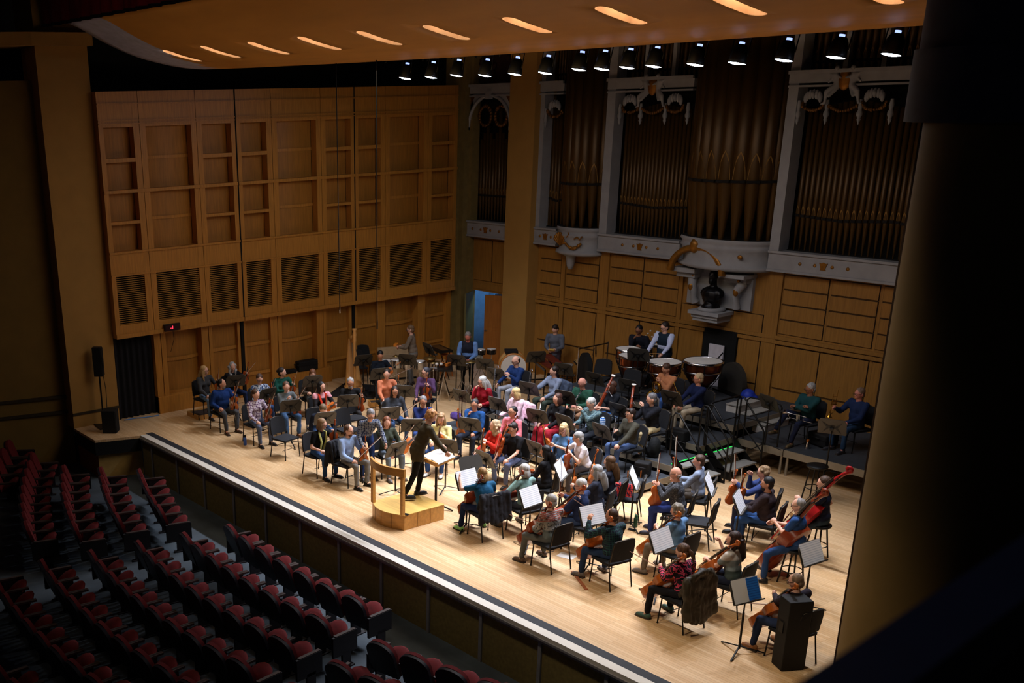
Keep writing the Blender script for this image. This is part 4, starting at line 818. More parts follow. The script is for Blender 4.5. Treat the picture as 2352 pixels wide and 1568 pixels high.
def marimba(label, p, rz, L=1.5, red=True):
    t = thing('marimba', label, 'marimba', (p[0],p[1],0), rz); BAR = mat('rosewood_bar', (104,38,22), .4)
    for row, (y, z) in enumerate(((-.12,.86),(.14,.9))):
        for k in range(20 if not row else 14): MB().box((-L/2+.06+(L-.12)*k/(19 if not row else 13),y,z), (.05,.30-.006*k,.02)).build('bar', BAR, t)
    b = MB()
    for k in range(20): b.tube([(-L/2+.06+(L-.12)*k/19,-.12,.82),(-L/2+.06+(L-.12)*k/19,-.12,.35+.02*k)], .022, 7)
    b.build('resonators', mat('brass_resonator', (150,104,44), .35, metal=.7), t)
    MB().bx(-L/2,L/2,-.3,-.28,.78,.84).bx(-L/2,L/2,.3,.32,.82,.88).build('rail', EB, t)
    for s in (-1,1): MB().tube([(s*L/2,-.3,0),(s*L/2,-.28,.82)], .02).tube([(s*L/2,.3,0),(s*L/2,.3,.85)], .02).tube([(s*L/2,-.3,.2),(s*L/2,.3,.2)], .02).build('leg', BLACKM, t)
marimba('rosewood marimba in front of the percussionist in grey', (4.72,10.34,0.86), R(-30))
p0 = (5.71,10.4,0); p1 = (5.71,11.5,0)
t = thing('chime_rack', 'tall metal rack with a crossbar and hanging wind chimes by the back wall', 'rack', (0,0,0)); A = Vector(p0); B_ = Vector(p1); H_ = Vector((0,0,1.35))
for q in (A,B_): MB().tube([q,q+H_*1.03], .02).tube([q+Vector((-.25,.0,0.02)),q+Vector((.25,0,0.02))], .015).build('post', CHROME, t)
MB().tube([A+H_,B_+H_], .017).build('crossbar', BLACKM, t)
b = MB(); mid = A.lerp(B_,.55)+H_
for k in range(9): b.tube([mid+Vector((.03*cos(k),.03*sin(k),-.02)),mid+Vector((.05*cos(k),.05*sin(k),-.22-.01*k))], .006, 5)
b.build('chimes', CHROME, t)
p = (5.2,11.1,.9); t = thing('bar_chimes', 'tilted black tray of pale bar chimes beside the rack', 'percussion', (p[0],p[1],0), R(-35)); M1 = Matrix.Translation((0,0,.84)) @ Matrix.Rotation(R(25),4,'X'); b = MB(); b.box((0,0,0), (.5,.34,.05), 0, M1); b.build('tray', BLACKM, t)
b = MB()
for k in range(8): b.tube([(-.2,-.13+.035*k,.035),(.2-.02*k,-.13+.035*k,.035)], .012, 6, 0, True, False, M1)
b.build('bars', mat('pale_bar', (196,160,104), .4), t); MB().tube([(-.2,0,.82),(-.2,0,0)], .015).tube([(.2,0,.82),(.2,0,0)], .015).build('leg', BLACKM, t)
def dome(label, p, r, z, rz, mt):
    t = thing('covered_gong', label, 'gong', (p[0],p[1],p[2]), rz); o_ = [(-r,0),(r,0),(r,z-r)]+[(r*cos(pi*k/14),z-r+r*sin(pi*k/14)) for k in range(1,14)]+[(-r,z-r)]
    MB().prism(o_, -.06, .06, 0, Matrix.Rotation(pi/2,4,'X'), True).build('cover', mt, t); MB().bx(-r,r,-.2,.2,-.0,.04).build('foot', BLACKM, t)
dome('round-topped black covered tam-tam behind the empty chair', (5.7,10.7,0), .40, 1.2, R(-30), BLACK)
q = (9.6,11.35,.8); dome('large round-topped dark grey cover standing at the end of the timpani', q, .46, .72, R(-20), mat('dark_grey_cover', (46,42,36), .9))
p = (7.29,11.27,1.60); t = thing('mallet_stand', 'black tray stand bristling with white-headed timpani mallets', 'stand', (p[0],p[1],.8), R(20)); MB().box((0,0,.76), (.5,.16,.04)).tube([(0,0,0),(0,0,.76)], .02).build('tray', BLACKM, t)
MB().tube([(-.26,-.06,.8),(.26,-.06,.82)], .025).build('towel_roll', HEAD, t)
for k in range(9):
    x = -.22+.055*k; z1 = .98+.07*(k%3); b = MB(); b.tube([(x,0,.5),(x+.03,.02,z1)], .006, 5); b.ell((x+.03,.02,z1), (.024,.024,.022), 7, 1); b.build('mallet', [mat('mallet_cane', (176,122,58), .5), HEAD], t)
# ---------------------------------------------------------------- harp
p = (0.94,6.44,0.00); t = thing('harp', 'pale maple concert harp with carved column standing on a black mat', 'harp', (p[0]+.13,p[1]+.16,.02), R(-118)); HW = mat('harp_maple', (206,150,84), .35, var=.1, scale=2, stretch=(1,1,.3))
b = MB(); b.lathe([(.08,.0),(.10,.04),(.05,.12),(.042,.2),(.038,1.4),(.05,1.44),(.045,1.52),(.055,1.6),(.042,1.68),(.06,1.74),(.06,1.76),(.0,1.76)], 16, 0, Matrix.Translation((0,.48,0))); b.build('column', HW, t)
b = MB(); b.tube([(0,.30,.12),(0,.02,.8),(0,-.12,1.32),(0,-.13,1.38)], [.14,.09,.05,.045], 14, flat=1.75); b.build('soundbox', HW, t)
b = MB(); b.tube([(0,-.13,1.36),(0,.0,1.42),(0,.14,1.36),(0,.28,1.4),(0,.44,1.66)], [.045,.05,.045,.05,.04], 8, flat=1.3); b.build('neck', HW, t)
MB().box((0,.34,.08), (.5,.42,.14)).lathe([(.06,0),(.05,.03)], 8, 0, Matrix.Translation((.2,.5,-.01))).build('base', HW, t)
b = MB()
for k in range(30): f_ = k/29; b.tube([(0,.28-.38*f_,.22+1.08*f_),(0,.40-.5*f_,1.55-.19*f_)], .0025, 3)
b.build('strings', STR, t)
MB().box((0,.12,1.42), (.07,.22,.03)).build('tuning_plate', CHROME, t)
c_ = (1.20,6.37,0.00); t = thing('harp_mat', 'black square mat on the floor under the harp', 'mat', (c_[0]+.1,c_[1]+.25,0), R(-55)); MB().box((0,0,.008), (1.5,1.3,.016)).build('mat', mat('black_mat', (24,24,25), .9), t)
# ---------------------------------------------------------------- podium, desk, odd things on the floor
PW = wood('podium_maple', (206,150,78), .4, axis=0, sc=2); PT = wood('podium_top', (226,186,104), .4, axis=0, sc=2)
t = thing('podium', 'low maple conducting podium with curved front and handrail', 'podium', (9.67,1.52,0)); w_, d_ = .48, .49
arc = [(-w_+2*w_*k/12, -d_+.02-.16*sin(pi*k/12)) for k in range(13)]; out = arc+[(w_,d_),(-w_,d_)]
MB().prism(out, .0, .285, 0).build('podium_base', PW, t); MB().prism([(x*1.01,y*1.01) for x, y in out], .285, .3).build('podium_top', PT, t)
for sx in (-1,1): MB().bx(sx*.44-.035,sx*.44+.035,-.51,-.45,.3,1.1).build('post', PW, t)
b = MB(); rl = [(-.5+1.0*k/14, -.48-.15*sin(pi*k/14)) for k in range(15)]
b.prism([(x,y-.02) for x, y in rl]+[(x,y+.025) for x, y in rl[::-1]], 1.04, 1.19); b.build('handrail', PW, t)
b = MB()
for k in (3,6,9): b.bx(arc[k][0]-.003,arc[k][0]+.003,arc[k][1]-.004,arc[k][1]+.01,.01,.28)
for k in (0,1): b.bx(w_,w_+.003,-.15+.3*k,-.145+.3*k,.01,.28)
b.build('panel_joint', mat('joint_brown', (120,78,34), .6), t)
p = (9.61,2.27,1.02); t = thing('conductor_desk', 'wooden conducting desk on a black pole in front of the podium', 'music stand', (p[0],p[1],0), R(-4)); MDK = Matrix.Translation((0,0,1.02)) @ Matrix.Rotation(R(12),4,'X')
MB().box((0,0,0), (.62,.42,.03), 0, MDK).box((0,-.21,.03), (.62,.03,.08), 0, MDK).build('desk', PW, t); MB().tube([(0,0,.05),(0,0,1.0)], .025).build('pole', BLACKM, t)
for k in range(3): a = 2.1*k+.5; MB().tube([(0,0,.12),(.36*cos(a),.36*sin(a),.01)], .016, 6).build('leg', BLACKM, t)
MS = Matrix.Translation((p[0],p[1],0)) @ Matrix.Rotation(R(-4),4,'Z') @ MDK @ Matrix.Translation((.02,.02,.02)); b = MB()
for s in (-1,1): b.grid(lambda u, v: (s*(.0+.28*u), (v-.5)*.4, .012+.05*sin(pi*min(1,u*1.1))*(1-.3*u)), 8, 1)
b.grid(lambda u, v: ((u-.5)*.57,(v-.5)*.41,.006), 1, 1); o = b.build('open_score', PAPW, None, label='large open white score on the wooden conducting desk', cat='score'); o.matrix_world = MS
def floor_thing(name, mb, mt, p, rz, label, cat):
    o = mb.build(name, mt, None, label=label, cat=cat); o.location = p; o.rotation_euler = (0,0,rz); return o
def bottle(p, col, capc, label, strap=False):
    t = thing('water_bottle', label, 'bottle', p); MB().lathe([(0,0),(.036,0),(.038,.02),(.038,.17),(.03,.19),(0,.19)], 14).build('bottle_body', mat(label[:14], col, .35), t); MB().lathe([(.03,.188),(.03,.235),(.02,.245),(0,.245)], 12).build('cap', mat(label[:14]+'c', capc, .4), t)
    if strap: MB().tube([(-.02,0,.24),(-.01,0,.275),(.015,0,.27),(.02,0,.24)], .005, 5).build('loop', mat('bottle_loop', (220,60,40), .5), t)
bottle((3.66,1.57,0.00), (60,100,190), (16,18,24), 'blue clear water bottle on the floor left of the plaid-shirted woman')
bottle((12.61,4.48,0.00), (16,66,42), (20,74,48), 'dark green water bottle with red loop beside a music stand', True)
for p, rz, lab in (((10.11,1.10,0.30),.3,'black smartphone lying on the corner of the podium'),((12.68,4.31,0.01),.2,'dark smartphone on the floor beside the green bottle')):
    t = thing('smartphone', lab, 'phone', p, rz); MB().box((0,0,.005), (.15,.075,.01)).build('phone_body', BLACKM, t); MB().box((0,0,.0105), (.135,.065,.001)).build('screen', mat('phone_screen', (30,34,44), .15), t)
PGF = MB().box((0,0,.003), (.3,.22,.003))
floor_thing('paper_sheet', PGF, PAPW, (12.79,2.50,0.00), .3, 'white sheet lying on the floor beside the fair isle cellist', 'paper')
floor_thing('endpin_board', MB().box((0,0,.008), (.05,.75,.015)), mat('plank_red_brown', (170,96,54), .5), (13.63,1.89,0.00), R(60), 'thin wooden endpin board on the floor by the plaid cellist', 'board')
def case(name, label, p, d, rz, col=(12,12,14)):
    t = thing(name, label, 'case', p, rz); b = MB(); b.box((0,0,d[2]/2), d); o = b.build('case_body', mat('case_black', (14,14,16), .8, var=.2), t); m = o.modifiers.new('b','BEVEL'); m.width = .03; m.segments = 3
    MB().tube([(-.1,-d[1]/2,d[2]*.6),(-.1,-d[1]/2-.04,d[2]*.7),(.1,-d[1]/2-.04,d[2]*.7),(.1,-d[1]/2,d[2]*.6)], .012, 6).build('handle', BLACKM, t); MB().box((0,0,d[2]*.55), (d[0]*1.005,d[1]*1.005,.012)).build('zip', BLACKM, t)
case('instrument_case','boxy black case on the wooden ledge by the side wall', (-.19,5.95,.43), (.26,.62,.28), R(-3))
case('instrument_case','flat black case on the wooden ledge behind the woman in green', (-.2,5.33,.43), (.2,.5,.1), R(-3))
case('equipment_bag','black bag standing on the third riser behind the guard rail', (10.85,7.84,0.42), (.4,.3,.42), R(10))
case('equipment_bag','black holdall lying on the trumpet platform beside the stand', (12.80,9.94,0.57), (.5,.35,.25), R(-15))
case('equipment_bag','dark tote bag on the lowest riser beside the seated oboist', (11.15,6.41,0.20), (.3,.22,.3), R(20))
def soft_bag(name, label, p, r, col, rz=0, cat='bag', straps=True):
    t = thing(name, label, cat, p, rz); b = MB(); b.ell((0,0,r[2]*.95), r, 12); b.ell((.02,-r[1]*.5,r[2]*.6), (r[0]*.8,r[1]*.7,r[2]*.6), 10); b.bx(-r[0]*.7,r[0]*.7,-r[1]*.7,r[1]*.7,0,r[2]*.5)
    mobj('bag_body', remesh(b, 'bag', .02, 4), mat(label[:18], col, .85, var=.3, scale=20, bump=.4), t)
    if straps:
        for s in (-1,1): MB().tube([(s*.06,-r[1]*1.1,.05),(s*.09,-r[1]*1.6,r[2]),(s*.07,-r[1]*.9,r[2]*1.8)], .018, 6, flat=.4).build('strap', BLACKM, t)
soft_bag('backpack','black backpack with grey straps on the second riser, beside the bassoonist', (10.86,7.08,0.40), (.17,.13,.22), (18,20,22), R(-60))
soft_bag('handbag','purple and white bag on the lowest riser near the conductor', (5.63,6.34,0.20), (.2,.12,.09), (74,52,120), R(0), straps=False)
t = thing('mute', 'silver trumpet mute standing on the trumpet platform', 'mute', (12.74,9.50,0.55)); MB().lathe([(.055,0),(.055,.02),(.02,.14),(.025,.16),(0,.16)], 14).build('mute_body', CHROME, t); MB().lathe([(.026,.15),(.028,.19)], 10).build('cork', WBO, t)
for lab, p in (('small brass-topped instrument peg on the lowest riser, left one',(11.04,6.10,0.20)),('small brass-topped instrument peg on the lowest riser, right one',(11.20,6.30,0.20))):
    t = thing('instrument_peg', lab, 'stand', p); MB().tube([(0,0,0),(0,0,.14)], .014).build('peg', WBO, t)
    for k in range(3): MB().tube([(0,0,.02),(.1*cos(2.1*k),.1*sin(2.1*k),.005)], .007, 5).build('leg', BLACKM, t)
# wooden foot boxes
def foot_box(label, p, d, rz):
    t = thing('wooden_box', label, 'box', p, rz); b = MB(); h = d[2]; x, y = d[0]/2, d[1]/2
    b.bx(-x,x,-y,-y+.02,0,h).bx(-x,x,y-.02,y,0,h).bx(-x,-x+.02,-y,y,0,h).bx(x-.02,x,-y,y,0,h); b.build('box_side', PW, t); MB().bx(-x+.02,x-.02,-y+.02,y-.02,h-.05,h-.03).build('inset', mat('dark_inset', (52,40,34), .9), t)
foot_box('shallow wooden box riser under the chair of the woman by the wall', (0.80,2.07,0.00), (.62,.62,.12), R(0))
foot_box('wooden tray of papers on the floor left of the woman in peach', (2.82,6.03,0.00), (.34,.3,.14), R(-25))
# clear acrylic shields
AC = mat('clear_acrylic', (235,240,245), .03, var=0); n_, l_, b_ = nd(AC); b_.inputs['Transmission Weight'].default_value = 1; b_.inputs['IOR'].default_value = 1.15
for lab, p, rz in (('clear acrylic sound shield in front of the woman in purple', (5.54,5.61,0.60), R(-35)),('clear acrylic sound shield left of the stand of the woman in red', (6.71,5.55,0.75), R(-70))):
    t = thing('sound_shield', lab, 'shield', (p[0],p[1],0), rz); z = p[2]; o = MB().box((0,0,z+.15), (.34,.008,.62)).build('shield_panel', AC, t)
    MB().tube([(0,0,z-.1),(0,0,.03)], .011).tube([(-.2,0,.02),(.2,0,.02)], .011).tube([(0,-.2,.02),(0,.2,.02)], .011).build('stand_foot', BLACKM, t)
# speakers
def speaker(label, p, d, rz, z0=0, grille=True):
    t = thing('loudspeaker', label, 'loudspeaker', (p[0],p[1],p[2]), rz); b = MB(); b.box((0,0,z0+d[2]/2), d); o = b.build('cabinet', mat('speaker_black', (15,14,14), .7, var=.15), t); m = o.modifiers.new('b','BEVEL'); m.width = .012; m.segments = 2
    MB().box((0,d[1]/2+.004,z0+d[2]/2), (d[0]*.9,.01,d[2]*.94)).build('grille', mat('speaker_grille', (10,10,10), .9, var=.5, scale=90), t)
    if grille: MB().box((0,-d[1]/2-.006,z0+d[2]*.6), (.1,.012,.16)).build('jack_plate', BLACKM, t)
t0 = thing('speaker_pole', 'black speaker pole on a flat base at the end of the apron', 'stand', (.05,-.35,0)); MB().tube([(0,0,.03),(0,0,1.3)], .022).build('pole', BLACKM, t0); MB().prism([(-.28,-.15),(.25,-.22),(.28,.12),(-.1,.2)], 0, .03).build('base', BLACKM, t0)
speaker('slim black column loudspeaker raised on a pole by the pillar', (.05,-.35,0), (.17,.22,.72), R(-40), 1.28)
speaker('squat black subwoofer on the apron floor beside the pole', (.62,-.42,0), (.3,.34,.56), R(-40))
speaker('tall black tower loudspeaker at the front edge near the column', (17.32,1.98,0), (.27,.33,1.03), R(-28))
o = MB().tube([(.1,-.3,1.9),(.22,-.3,1.7),(.15,-.3,1.4),(.3,-.32,1.0),(.45,-.4,.5)], .009, 5).build('speaker_cable', BLACKM, None, label='black cable hanging from the column loudspeaker to the subwoofer', cat='cable')
# digital clock on the wall
t = thing('digital_clock', 'black digital clock with red numeral hanging on the panelled side wall', 'clock', (.06,1.72,2.22)); MB().box((0,0,0), (.08,.44,.17)).build('housing', BLACKM, t); MB().box((.041,0,-.01), (.004,.4,.12)).build('face', mat('clock_face', (48,10,10), .3), t)
o = MB().box((.044,.0,.0), (.003,.014,.07)).box((.044,-.05,-.02), (.003,.02,.02)).build('digit', mat('red_led', (255,40,60), .4, emit=3), t)
MB().tube([(.04,.0,-.09),(.03,.02,-.3),(.0,-.08,-.62)], .006, 5).build('power_cord', BLACK, t)

# ---------------------------------------------------------------- people
SKIN = mat('skin', (0,0,0), .55, var=.06, scale=12, objcol=True, spec=.3); HAIRM = mat('hair_strands', (0,0,0), .55, var=.35, scale=14, stretch=(3,3,.5), bump=.5, objcol=True)
CLO = mat('cloth', (0,0,0), .85, var=.14, scale=9, bump=.55, objcol=True, spec=.2); SHOE = mat('shoe_leather', (0,0,0), .5, var=.15, objcol=True); SOLE = mat('shoe_sole', (60,52,46), .7)
EYEW = mat('eye_white', (205,195,190), .4); EYED = mat('eye_dark', (30,20,16), .3); LIP = mat('lip', (158,92,84), .5); GLS = mat('glasses_frame', (30,28,30), .3, metal=.4)
def pattern(name, kind, c):
    m = mat('cloth_'+name, c[0], .85, var=.1, scale=9, bump=.4); n, l, b = nd(m); tc = n.new('ShaderNodeTexCoord'); cur = None
    def mixc(fac, a, col):
        x = n.new('ShaderNodeMix'); x.data_type = 'RGBA'; l.new(fac, x.inputs[0])
        if a is None: x.inputs[6].default_value = rgb(c[0])
        else: l.new(a, x.inputs[6])
        x.inputs[7].default_value = rgb(col); return x.outputs[2]
    def band(d, sc, lo, hi, dist=0):
        w = n.new('ShaderNodeTexWave'); w.bands_direction = d; w.inputs['Scale'].default_value = sc; w.inputs['Distortion'].default_value = dist; w.inputs['Detail Scale'].default_value = 2; l.new(tc.outputs['Object'], w.inputs[0])
        r = n.new('ShaderNodeMapRange'); r.inputs[1].default_value = lo; r.inputs[2].default_value = hi; l.new(w.outputs[0], r.inputs[0]); return r.outputs[0]
    def zstep(z, soft=.01):
        s = n.new('ShaderNodeSeparateXYZ'); l.new(tc.outputs['Object'], s.inputs[0]); r = n.new('ShaderNodeMapRange'); r.inputs[1].default_value = z-soft; r.inputs[2].default_value = z+soft; l.new(s.outputs[2], r.inputs[0]); return r.outputs[0]
    if kind == 'plaid':
        cur = mixc(band('X',4.2,.55,.7), None, c[1]); cur = mixc(band('Z',4.2,.6,.75), cur, c[1]); cur = mixc(band('Z',8.4,.93,.96), cur, c[2]); cur = mixc(band('X',8.4,.93,.96), cur, c[2])
    elif kind == 'stripe': cur = mixc(band('Z',c[2],.45,.55,c[3] if len(c) > 3 else 0), None, c[1])
    elif kind == 'swirl':
        cur = mixc(band('DIAGONAL',6.5,.6,.68,11), None, c[1])
    elif kind == 'speckle':
        v = n.new('ShaderNodeTexNoise'); v.inputs['Scale'].default_value = 70; l.new(tc.outputs['Object'], v.inputs[0]); r = n.new('ShaderNodeMapRange'); r.inputs[1].default_value = .6; r.inputs[2].default_value = .72; l.new(v.outputs[0], r.inputs[0]); cur = mixc(r.outputs[0], None, c[1])
    elif kind == 'block':
        for z, col in c[1]: cur = mixc(zstep(z), cur, col)
    elif kind == 'isle':
        cur = mixc(zstep(.70), None, (150,146,140)); v = n.new('ShaderNodeTexNoise'); v.inputs['Scale'].default_value = 30; l.new(tc.outputs['Object'], v.inputs[0]); r = n.new('ShaderNodeMapRange'); r.inputs[1].default_value = .5; r.inputs[2].default_value = .6; l.new(v.outputs[0], r.inputs[0])
        mu = n.new('ShaderNodeMath'); mu.operation = 'MULTIPLY'; l.new(r.outputs[0], mu.inputs[0]); l.new(zstep(.66), mu.inputs[1]); cur = mixc(mu.outputs[0], cur, (60,62,66))
        mu2 = n.new('ShaderNodeMath'); mu2.operation = 'MULTIPLY'; l.new(band('Z',11,.5,.6), mu2.inputs[0]); l.new(zstep(.86), mu2.inputs[1]); cur = mixc(mu2.outputs[0], cur, (150,62,44))
    l.new(cur, b.inputs['Base Color']); return m
PAT = {'purpleplaid': pattern('purple_plaid','plaid',[(176,158,170),(96,62,96),(230,222,224)]), 'blueplaid': pattern('blue_flannel','plaid',[(104,112,128),(40,50,80),(140,146,152)]), 'greenplaid': pattern('dark_plaid','plaid',[(14,40,44),(8,20,40),(34,78,74)]),
 'tealcheck': pattern('teal_check','plaid',[(86,112,118),(58,82,92),(120,146,146)]), 'shawl': pattern('blue_shawl','swirl',[(40,66,110),(196,204,214)]), 'pinkstripe': pattern('pink_stripe','stripe',[(226,110,128),(240,150,160),22]), 'floral': pattern('pink_swirl','swirl',[(20,14,26),(206,66,98)]),
 'bluestripe': pattern('striped_skirt','stripe',[(34,96,170),(190,205,220),9,1.5]), 'isle': pattern('fair_isle','isle',[(98,108,108)]), 'block': pattern('grey_block','block',[(62,76,74),[(.70,(126,140,144)),(.87,(206,202,198))]]), 'speckle': pattern('speckled_wool','speckle',[(44,46,52),(150,150,156)]), 'pinkblack': pattern('pink_sleeve','block',[(30,26,30),[(.7,(26,22,26)),(.9,(214,150,158))]])}
def ik(A, B, a, b, pole):
    A, B, pole = Vector(A), Vector(B), Vector(pole); d = B-A; L = d.length
    if L > (a+b)*.995: B = A+d*((a+b)*.995/L); d = B-A; L = d.length
    x = (a*a-b*b+L*L)/(2*L); h = math.sqrt(max(a*a-x*x,1e-5)); u = d/L; p = pole-u*pole.dot(u)
    p = p.normalized() if p.length > 1e-5 else Vector((1,0,0)); return A+u*x+p*h, B
def hand(b, W, d, nrm, side, curl=.6, s=1.0):
    d = Vector(d).normalized(); M = frame(W, d, -Vector(nrm))        # local z along fingers, local -y = palm side
    b.ell((0,0,.045*s), (.040*s,.017*s,.050*s), 8, 0, M)
    for k, (x, L, z0) in enumerate(((-.028,.066,.082),(-.009,.076,.088),(.010,.070,.086),(.028,.054,.078))):
        x *= side*s; p = [Vector((x,0,z0*s-.02*s))]; a = .15*curl
        for j, l_ in enumerate((.42,.32,.26)):
            a += curl*(.75 if j else .45); p.append(p[-1]+Vector((0,-sin(a)*L*l_*s,cos(a)*L*l_*s)))
        b.tube(p, [.0095*s,.009*s,.0082*s,.006*s], 6, 0, True, False, M)
    t = [Vector((-side*.030*s,-.004*s,.018*s)), Vector((-side*.052*s,-.018*s,.046*s)), Vector((-side*.048*s,-.034*s,.072*s)), Vector((-side*.034*s,-.044*s,.088*s))]
    b.tube(t, [.013*s,.011*s,.010*s,.007*s], 6, 0, True, False, M)
def head(b, M, fem):
    n, m = 18, 14; vs = []; fs = []
    for i in range(m+1):
        t = pi*i/m
        for j in range(n):
            p = 2*pi*j/n; x, y, z = sin(t)*cos(p), sin(t)*sin(p), cos(t)
            k = max(0,-z); xx = x*.077*(1-.30*k**1.3); yy = y*.097*(1-.16*k) + (.016*k if y > 0 else -.0); zz = z*.118
            if y > .3 and z < .3: yy -= .006*(1-abs(x))*(.4 if z > -.2 else 0)
            vs.append((xx,yy,zz))
    for i in range(m):
        for j in range(n): fs.append(((i+1)*n+j,(i+1)*n+(j+1)%n,i*n+(j+1)%n,i*n+j))
    b.add(vs, fs, 0, True, M)
    b.add([(-.008,.088,.018),(.008,.088,.018),(-.017,.09,-.032),(.017,.09,-.032),(0,.117,-.026),(0,.098,.015)], [(0,2,4,5),(5,4,3,1),(2,3,4)], 0, True, M)
    for s in (-1,1):
        b.ell((s*.078,-.008,-.008), (.010,.02,.032), 7, 0, M); b.ell((s*.030,.079,.012), (.015,.010,.008), 7, 1, M); b.ell((s*.030,.086,.012), (.0075,.006,.0075), 6, 2, M); b.ell((s*.031,.083,.032), (.017,.007,.004), 6, 2, M)
    b.ell((0,.089,-.060), (.024,.008,.0065), 8, 3, M)
def hair(style, M, rnd, hrf=False):
    b = MB(); e = lambda c, r, n=12: b.ell(c, r, n, 0, M); t = lambda pts, r, **k: b.tube(pts, r, 8, 0, True, False, M, **k)
    if style in ('bald'): e((0,-.038,-.03), (.081,.066,.045)); return b
    if style == 'balding': e((0,-.032,.0), (.083,.082,.074)); return b
    if style == 'thin': e((0,-.018,.03), (.082,.092,.093)); e((0,-.045,-.025), (.075,.06,.07)); return b
    e((0,-.02,.042), (.085,.100,.092)); e((0,-.045,-.02), (.079,.064,.08))
    if style == 'quiff': e((.0,.055,.105), (.055,.045,.03))
    if style in ('bob','long','bangs','wavy'):
        for s in (-1,1): e((s*.066,-.008,-.035), (.028,.062,.098))
        e((0,-.062,-.055), (.084,.046,.105))
        if style == 'bangs' or hrf: e((0,.062,.07), (.06,.036,.03))
    if style in ('long','bangs'):
        for s in (-1,1): t([(s*.066,-.01,.0),(s*.082,-.005,-.12),(s*.075,.015,-.26)], [.034,.032,.012])
        t([(0,-.075,-.02),(0,-.105,-.14),(0,-.125,-.30),(0,-.13,-.36)], [.075,.088,.078,.03], flat=.45)
    if style == 'wavy':
        for k in range(34):
            a = rnd.uniform(-2.6,2.6)-pi/2; z = rnd.uniform(-.24,.06); e((.082*cos(a)*rnd.uniform(.95,1.35), .082*sin(a)*1.0-.02, z), rnd.uniform(.026,.042), 7)
    if style == 'curly':
        for k in range(46):
            a = rnd.uniform(0,2*pi); z = rnd.uniform(-.03,.12); q = math.sqrt(max(0,1-(z/.125)**2)); yy = .1*q*sin(a)-.014
            if yy < .05 or z > .055: e((.086*q*cos(a), yy, z), rnd.uniform(.018,.028), 6)
    if style == 'bun': e((0,-.115,.03), (.042,.036,.042))
    if style == 'pony': t([(0,-.095,.02),(0,-.135,-.03),(0,-.13,-.2)], [.026,.03,.010])
    return b
HS = .46
from mathutils import noise as NZ
def folds(me, seed, amp):
    n = len(me.vertices); co = [0.0]*(3*n); no = [0.0]*(3*n); me.vertices.foreach_get('co', co); me.vertices.foreach_get('normal', no)
    for k in range(n):
        x, y, z = co[3*k:3*k+3]; q = NZ.noise((x*9+seed*3.1, y*9, z*7))+.6*abs(NZ.noise((x*20-seed, y*20, z*13)))-.15
        for j in range(3): co[3*k+j] += no[3*k+j]*q*amp*1.4
    me.vertices.foreach_set('co', co); me.update()
PPL = {}
